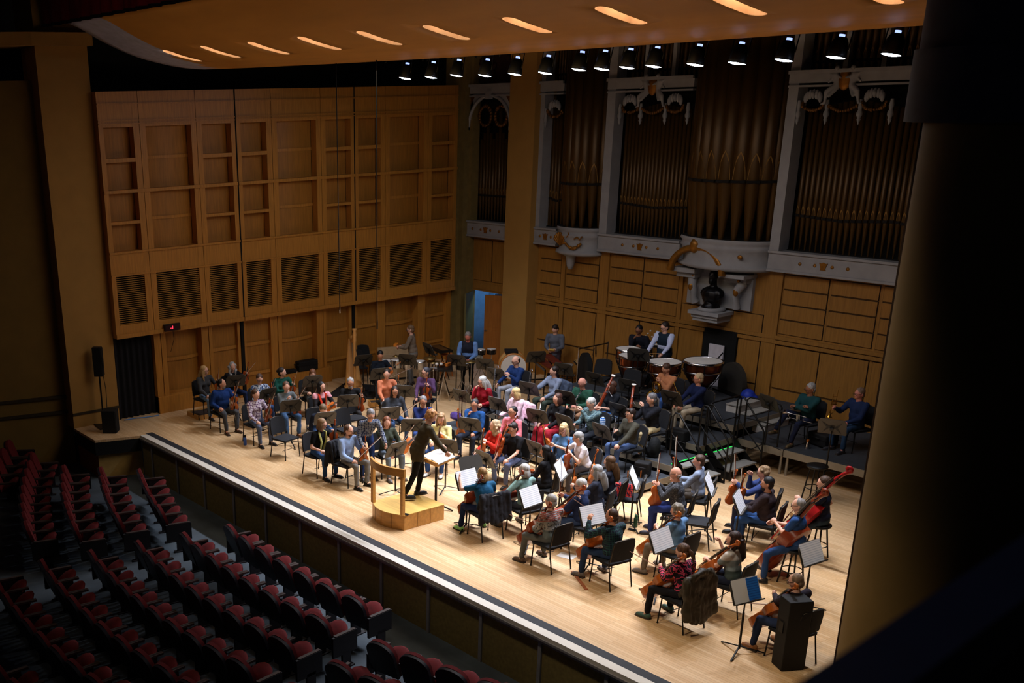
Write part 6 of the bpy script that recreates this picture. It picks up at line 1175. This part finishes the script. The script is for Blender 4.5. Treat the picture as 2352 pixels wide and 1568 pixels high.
P(55,(13.04,5.55),205,222,6,3,'m',.98,('short',(66,46,34)),(214,156,132),((126,138,160),'l'),('trousers',(76,68,60)),BLK,d='young man in pale grey',lab='young brown-haired man in a pale grey-blue jumper seen in profile',L=(-.12,.40,.78),R_=(.14,.38,.74),I=('violin',(.02,.40,.66),(-.3,.05,.9),(.3,1,0)),B=((.10,.44,.80),(.3,.1,.9)))
P(56,(14.42,3.18),182,205,10,6,'m',.98,('curly',(118,110,98)),PALE,((96,132,170),'s'),('trousers',(112,100,88)),(120,110,100),d='curly-haired cellist in pale blue',lab='grey curly-haired cellist in a pale blue T-shirt',**ce(fx=.14,L=(-.02,.40,.78),r=(.24,.36,.56),noB=True))
P(57,(14.12,5.89),208,218,6,4,'m',1.0,('curly',(132,106,76)),PALE,((48,64,114),'l'),('trousers',(40,44,70)),BLK,1,d='curly-haired player in blue',lab='curly light-haired player in a blue sweatshirt with hand at the nose',R_=(.06,.24,1.06),L=(-.26,.42,.98),I=('viola',(-.20,.50,.56),(-.1,-.1,1),(.7,.7,0)),B=((-.02,.46,.70),(.15,.1,1)))
P(58,(14.52,5.42),200,214,4,4,'m',1.2,('short',BLK),TAN_,((44,34,38),'l'),('trousers',(40,72,122)),BLK,beard=(24,18,16),d='black-haired player',lab='black-haired bearded man in dark brown jumper and bright jeans',L=(-.12,.40,.74),R_=(.14,.40,.62),I=('viola',(.02,.46,.60),(-.05,-.1,1),(.3,1,0)),B=((.12,.46,.58),(.25,.1,.9)))
P(59,(15.33,5.73),205,215,4,4,'m',1.02,('short',(70,48,34)),PALE,((18,24,46),'s'),('trousers',(40,56,70)),BLK,hs=.62,d='bassist in a navy T-shirt',lab='brown-haired bassist in a navy T-shirt beside the dark column',L=(-.06,.36,1.0),R_=(.24,.10,.74),I=('double_bass',(.10,.62,.14),(-.30,-.75,1.1),(.3,1,.5)),icol=(150,22,24),chair=False)
P(60,(15.69,4.47),195,212,4,4,'m',1.05,('thin',(132,126,122)),PALE,((40,74,130),'s'),('trousers',(34,60,104)),(24,24,30),1,hs=.62,d='double bassist in blue',lab='grey-haired double bassist in glasses and a blue polo shirt',L=(-.04,.34,.98),R_=(.10,.40,.92),I=('double_bass',(.24,.46,.10),(-.36,-.66,1.12),(.3,1,.5)),icol=(124,48,22),chair=False,feet={-1:(-.26,.34,.085),1:(.26,.46,.085)})
P(61,(15.55,1.86),176,196,18,8,'f',1.0,('pony',(84,58,42)),PALE,('floral','l'),('trousers',(20,19,24)),(64,92,82),d='cellist in a floral blouse',lab='cellist in a black and pink swirl blouse with green trainers',**ce(fx=.14,L=(-.06,.40,.80),r=(.24,.34,.60),bd=(-.4,.85,.35)))
P(62,(15.70,2.84),188,222,2,5,'f',1.05,('long',(48,30,26)),PALE,('block','s'),('trousers',(30,36,54)),BLK,d='woman in a colour-block jumper',lab='dark-haired cellist in a grey colour-block top, hand at chin',**ce(fx=.12,L=(-.04,.40,.74),r=(.10,.30,1.02),noB=True))
P(63,(17.15,2.19),170,196,16,6,'m',1.05,('thin',(132,108,88)),PALE,((54,46,58),'l'),('trousers',(38,50,80)),(150,96,52),1,d='cellist behind the black speaker',lab='grey-brown-haired cellist in purple-grey behind the tall black speaker',**ce(fx=.18,L=(.06,.44,.80),r=(.24,.36,.60),bd=(-.6,.7,-.1)))
P(64,(12.48,9.77),-98,-120,14,3,'m',1.05,('short',GR),DRKS,((22,62,66),'l'),('trousers',(28,34,58)),(90,76,50),1,zb=.55,d='trumpeter with folded arms',lab='grey-haired trumpeter in dark teal with folded arms and trumpet on lap',R_=(-.08,.24,.84),L=(.10,.26,.80),I=('silver_trumpet',(-.24,.34,.66),(1,.15,.02),(0,.2,1)),feet={1:(.30,.52,.30),-1:(-.05,.44,.085)},poleL=(-.9,0,-.5),poleR=(.9,0,-.5))
P(65,(13.31,10.13),-105,-110,4,3,'m',1.08,('short',(120,96,80)),(200,130,116),((24,40,78),'l'),('trousers',(36,60,90)),(44,44,50),1,zb=.55,d='half-hidden trumpeter',lab='trumpeter in navy half hidden by the dark column, brass trumpet raised',R_=(.22,.38,.86),L=(-.10,.34,.62),I=('trumpet',(.22,.46,1.14),(.02,.05,-1),(0,1,0)))
stool('bass_stool','tall black stool under the bassist in a navy T-shirt', tuple(PPL[59].matrix_world.translation), 0, .60, .19, BLACKM, BLACKM)
stool('bass_stool','tall black stool under the double bassist in blue', tuple(PPL[60].matrix_world.translation), 0, .60, .19, BLACKM, BLACKM)
stool('drum_throne','black stool under the timpanist', tuple(PPL[42].matrix_world.translation), .8, .74, .19, BLACKM, BLACKM)
# things held or hung
M = PPL[23].matrix_world
t = thing('percussion_block', 'bright orange percussion block held by the percussionist in taupe', 'instrument'); t.matrix_world = M @ Matrix.Translation((0,.46,1.12)); MB().box((0,0,0), (.24,.09,.06)).build('block', mat('bright_orange', (240,140,40), .5), t); MB().tube([(.12,0,0),(.2,.02,0)], .025).build('handle', EB, t)
M = PPL[33].matrix_world
t = thing('small_shaker', 'small yellow shaker in the hands of the percussionist in grey', 'shaker'); t.matrix_world = M @ Matrix.Translation((0,.38,1.04)); MB().tube([(-.07,0,0),(.07,0,0)], .032).build('shaker_body', mat('shaker_yellow', (190,150,60), .5), t)
M = PPL[42].matrix_world
for k, (a, c) in enumerate((((.24,.48,.9),(-.1,.62,.86)),((-.24,.46,.92),(.08,.66,.9)))):
    b = MB(); b.tube([a, c], .007, 6); b.ell(c, .024, 7, 1); b.build('timpani_mallet', [mat('mallet_cane', (0,0,0)), HEAD], None, label='timpani mallet in the %s hand of the timpanist' % ('right','left')[k], cat='mallet').matrix_world = M
M = PPL[47].matrix_world
b = MB(); b.tube([(.25,.47,.92),(.24,.50,1.05)], .005, 5); b.build('pencil', WBO, None, label='pencil in the right hand of the cellist in a teal T-shirt', cat='pencil').matrix_world = M
def drape(name, label, M, col, long=.5, puff=False, w=.26, cat='jacket'):
    b = MB(); Z0 = .88
    for k in range(7):
        x = -w+2*w*k/6; cap(b, (x,-.27,Z0), (x*1.05,-.36,Z0-long*(1-.15*abs(x)/w)), .05 if not puff else .065, .045 if not puff else .06)
        cap(b, (x,-.25,Z0), (x,-.17,Z0-.28), .035, .03)
    for s in (-1,1): cap(b, (s*w,-.30,Z0-.02), (s*(w+.05),-.33,Z0-.48), .055, .05)
    if puff:
        for k in range(9): a = pi*k/8; b.ell((.17*cos(a), -.30, Z0+.02+.07*sin(a)), .055, 8)
    me = remesh(b, name, .018, 4); folds(me, len(label), .022 if puff else .014); o = mobj(name, me, mat('cloth_'+name, col, .55 if puff else .9, var=.3, scale=9, bump=.6), None, label=label, cat=cat); o.matrix_world = M; return o
drape('black_jacket', 'black jacket draped over the chair back of the cellist in a teal T-shirt', PPL[47].matrix_world, (18,17,24))
drape('puffer_coat', 'dark brown quilted puffer coat with hood hung on the floral cellist\'s chair', PPL[61].matrix_world, (46,38,24), .68, True)
drape('dark_jacket', 'black jacket hung on the chair of the man in the light blue shirt', PPL[15].matrix_world, (20,22,30), .5)
drape('pink_shawl', 'pale pink cardigan draped over the chair of the blonde flautist', PPL[28].matrix_world, (226,190,204), .42, False, .2, 'cardigan')
drape('grey_jacket', 'grey-blue jacket on the chair back behind the pale grey-blue clarinettist', PPL[32].matrix_world, (70,82,104), .36, False, .18)
p = (12.18,4.60,0.60); b = MB(); 
for k in range(5): cap(b, (-.14+.07*k,0,.08), (-.13+.066*k,-.08,-.18-.04*(k%2)), .035, .03)
mobj('scarf', remesh(b, 'scarf', .014, 3), pattern('red_navy','swirl',[(220,60,50),(24,24,50)]), None, label='red and navy patterned scarf hanging over an empty black chair', cat='scarf').matrix_world = Matrix.Translation((p[0],p[1],.6)) @ Matrix.Rotation(R(30),4,'Z')
p = (10.26,11.02,0.95); b = MB(); b.ell((0,0,.0), (.18,.16,.2), 12); b.ell((.1,.05,-.15), (.16,.12,.25), 12)
mobj('blue_jacket', remesh(b, 'blue_jacket', .02, 3), mat('royal_blue_nylon', (20,50,160), .6, var=.3, bump=.5, scale=9), None, label='royal blue jacket heaped beside the white step box', cat='jacket').location = (p[0],p[1],.88)
for k in ('orch'): pass
for t in [chair, stand, bow]+list(PRO.values()): drop(t)

# ---------------------------------------------------------------- light
w = bpy.data.worlds.new('world'); SC.world = w; w.use_nodes = True
w.node_tree.nodes['Background'].inputs[0].default_value = (.5,.55,.7,1); w.node_tree.nodes['Background'].inputs[1].default_value = .0018
def lamp(kind, name, loc, target, power, col, size=.2, spot=70, blend=.6, sy=None):
    L = bpy.data.lights.new(name, kind); o = bpy.data.objects.new(name, L); COL.objects.link(o); o.location = loc
    L.energy = power; L.color = [lin(c) for c in col]
    if kind == 'SPOT': L.spot_size = R(spot); L.spot_blend = blend; L.shadow_soft_size = size
    elif kind == 'AREA':
        L.size = size
        if sy: L.shape = 'RECTANGLE'; L.size_y = sy
    else: L.shadow_soft_size = size
    d = Vector(target)-Vector(loc); o.rotation_euler = d.to_track_quat('-Z', 'Y').to_euler(); return o
WARM = (255,236,208); COOL = (235,240,255)
for i, (x, y, z) in enumerate(LIGHTS):
    lamp('SPOT', 'fixture_lamp', (x,y,z-.3), (x*.92+.9, 2.6 if i%2 else 4.2, 0), 610, COOL, .12, 76, .9)
for i, x in enumerate((2.6,6,10,14,17)):
    lamp('SPOT', 'front_fill', (x,-3,10.5), (x+.3,2.6,0), 340 if x < 12 else 760, WARM, .3, 46, .9)  # unseen spots added to fill the front of the stage
for i, (x, tx, ty, e) in enumerate(((4.2,2.2,9.2,260),(5.5,4.6,9.4,260),(7.5,6.5,8.6,200),(10,8.6,8.8,170),(12.5,10.8,9.6,240))):
    lamp('SPOT', 'upstage_fill', (x,4.6,8.0), (tx,ty,.8), e, COOL, .15, 50, .9)  # added spots without fixtures, to brighten the back rows
for i, (tx, ty, e) in enumerate(((3,8.6,430),(7.5,7.2,360),(12,7.5,230))):
    lamp('SPOT', 'face_fill', (tx+2.5,-8.5,9.3), (tx,ty,.6), e, WARM, .3, 26, .9)  # unseen house-side spots added to light faces at the back
lamp('SPOT', 'border_fill', (7,-7,7.5), (4.5,-.7,9.6), 40, (255,220,200), .3, 60, 1)  # added light so the dark red velvet border shows
lamp('POINT', 'rail_fill', (23.7,-9.0,8.4), (0,0,0), 6, (195,205,255), .2)  # added bluish light to lift the handrail out of the dark
lamp('AREA', 'stage_fill', (10,3.5,8.0), (10,3.5,0), 170, WARM, 9, sy=2.5)  # added soft overhead fill to lighten the stage shadows
lamp('AREA', 'organ_fill', (8,5.5,7.9), (8,12,5.2), 6, (255,214,150), 8, sy=.6)  # added fill light for the organ, no such fixture
lamp('SPOT', 'column_fill', (13.5,-5,6.5), (19,-.2,1.2), 480, (255,218,165), .4, 32, 1)  # added spot that makes the bright lower left of the column
for (x, y, z) in SLOTS:
    lamp('POINT', 'slot_lamp', (x+.06,y+.1,z+.5), (0,0,0), 17, (255,228,200), .04)
lamp('POINT', 'store_lamp', (1.0,12.5,2.5), (0,0,0), 22, (170,210,255), .1)
lamp('AREA', 'house_fill', (9,-6,12.5), (9,-6,0), 4, (190,200,255), 6)  # added faint bluish fill so the seating is not black
lamp('AREA', 'house_fill_red', (3,-8,9), (5,-3,-1), 3, (255,190,190), 3)  # added reddish fill to bring up the seat plush
SC.view_settings.view_transform = 'Standard'; SC.view_settings.look = 'None'; SC.view_settings.exposure = .38
SC.cycles.adaptive_threshold = .025; SC.cycles.max_bounces = 5; SC.cycles.diffuse_bounces = 3; SC.cycles.glossy_bounces = 2; SC.cycles.transmission_bounces = 4; SC.cycles.sample_clamp_indirect = 4
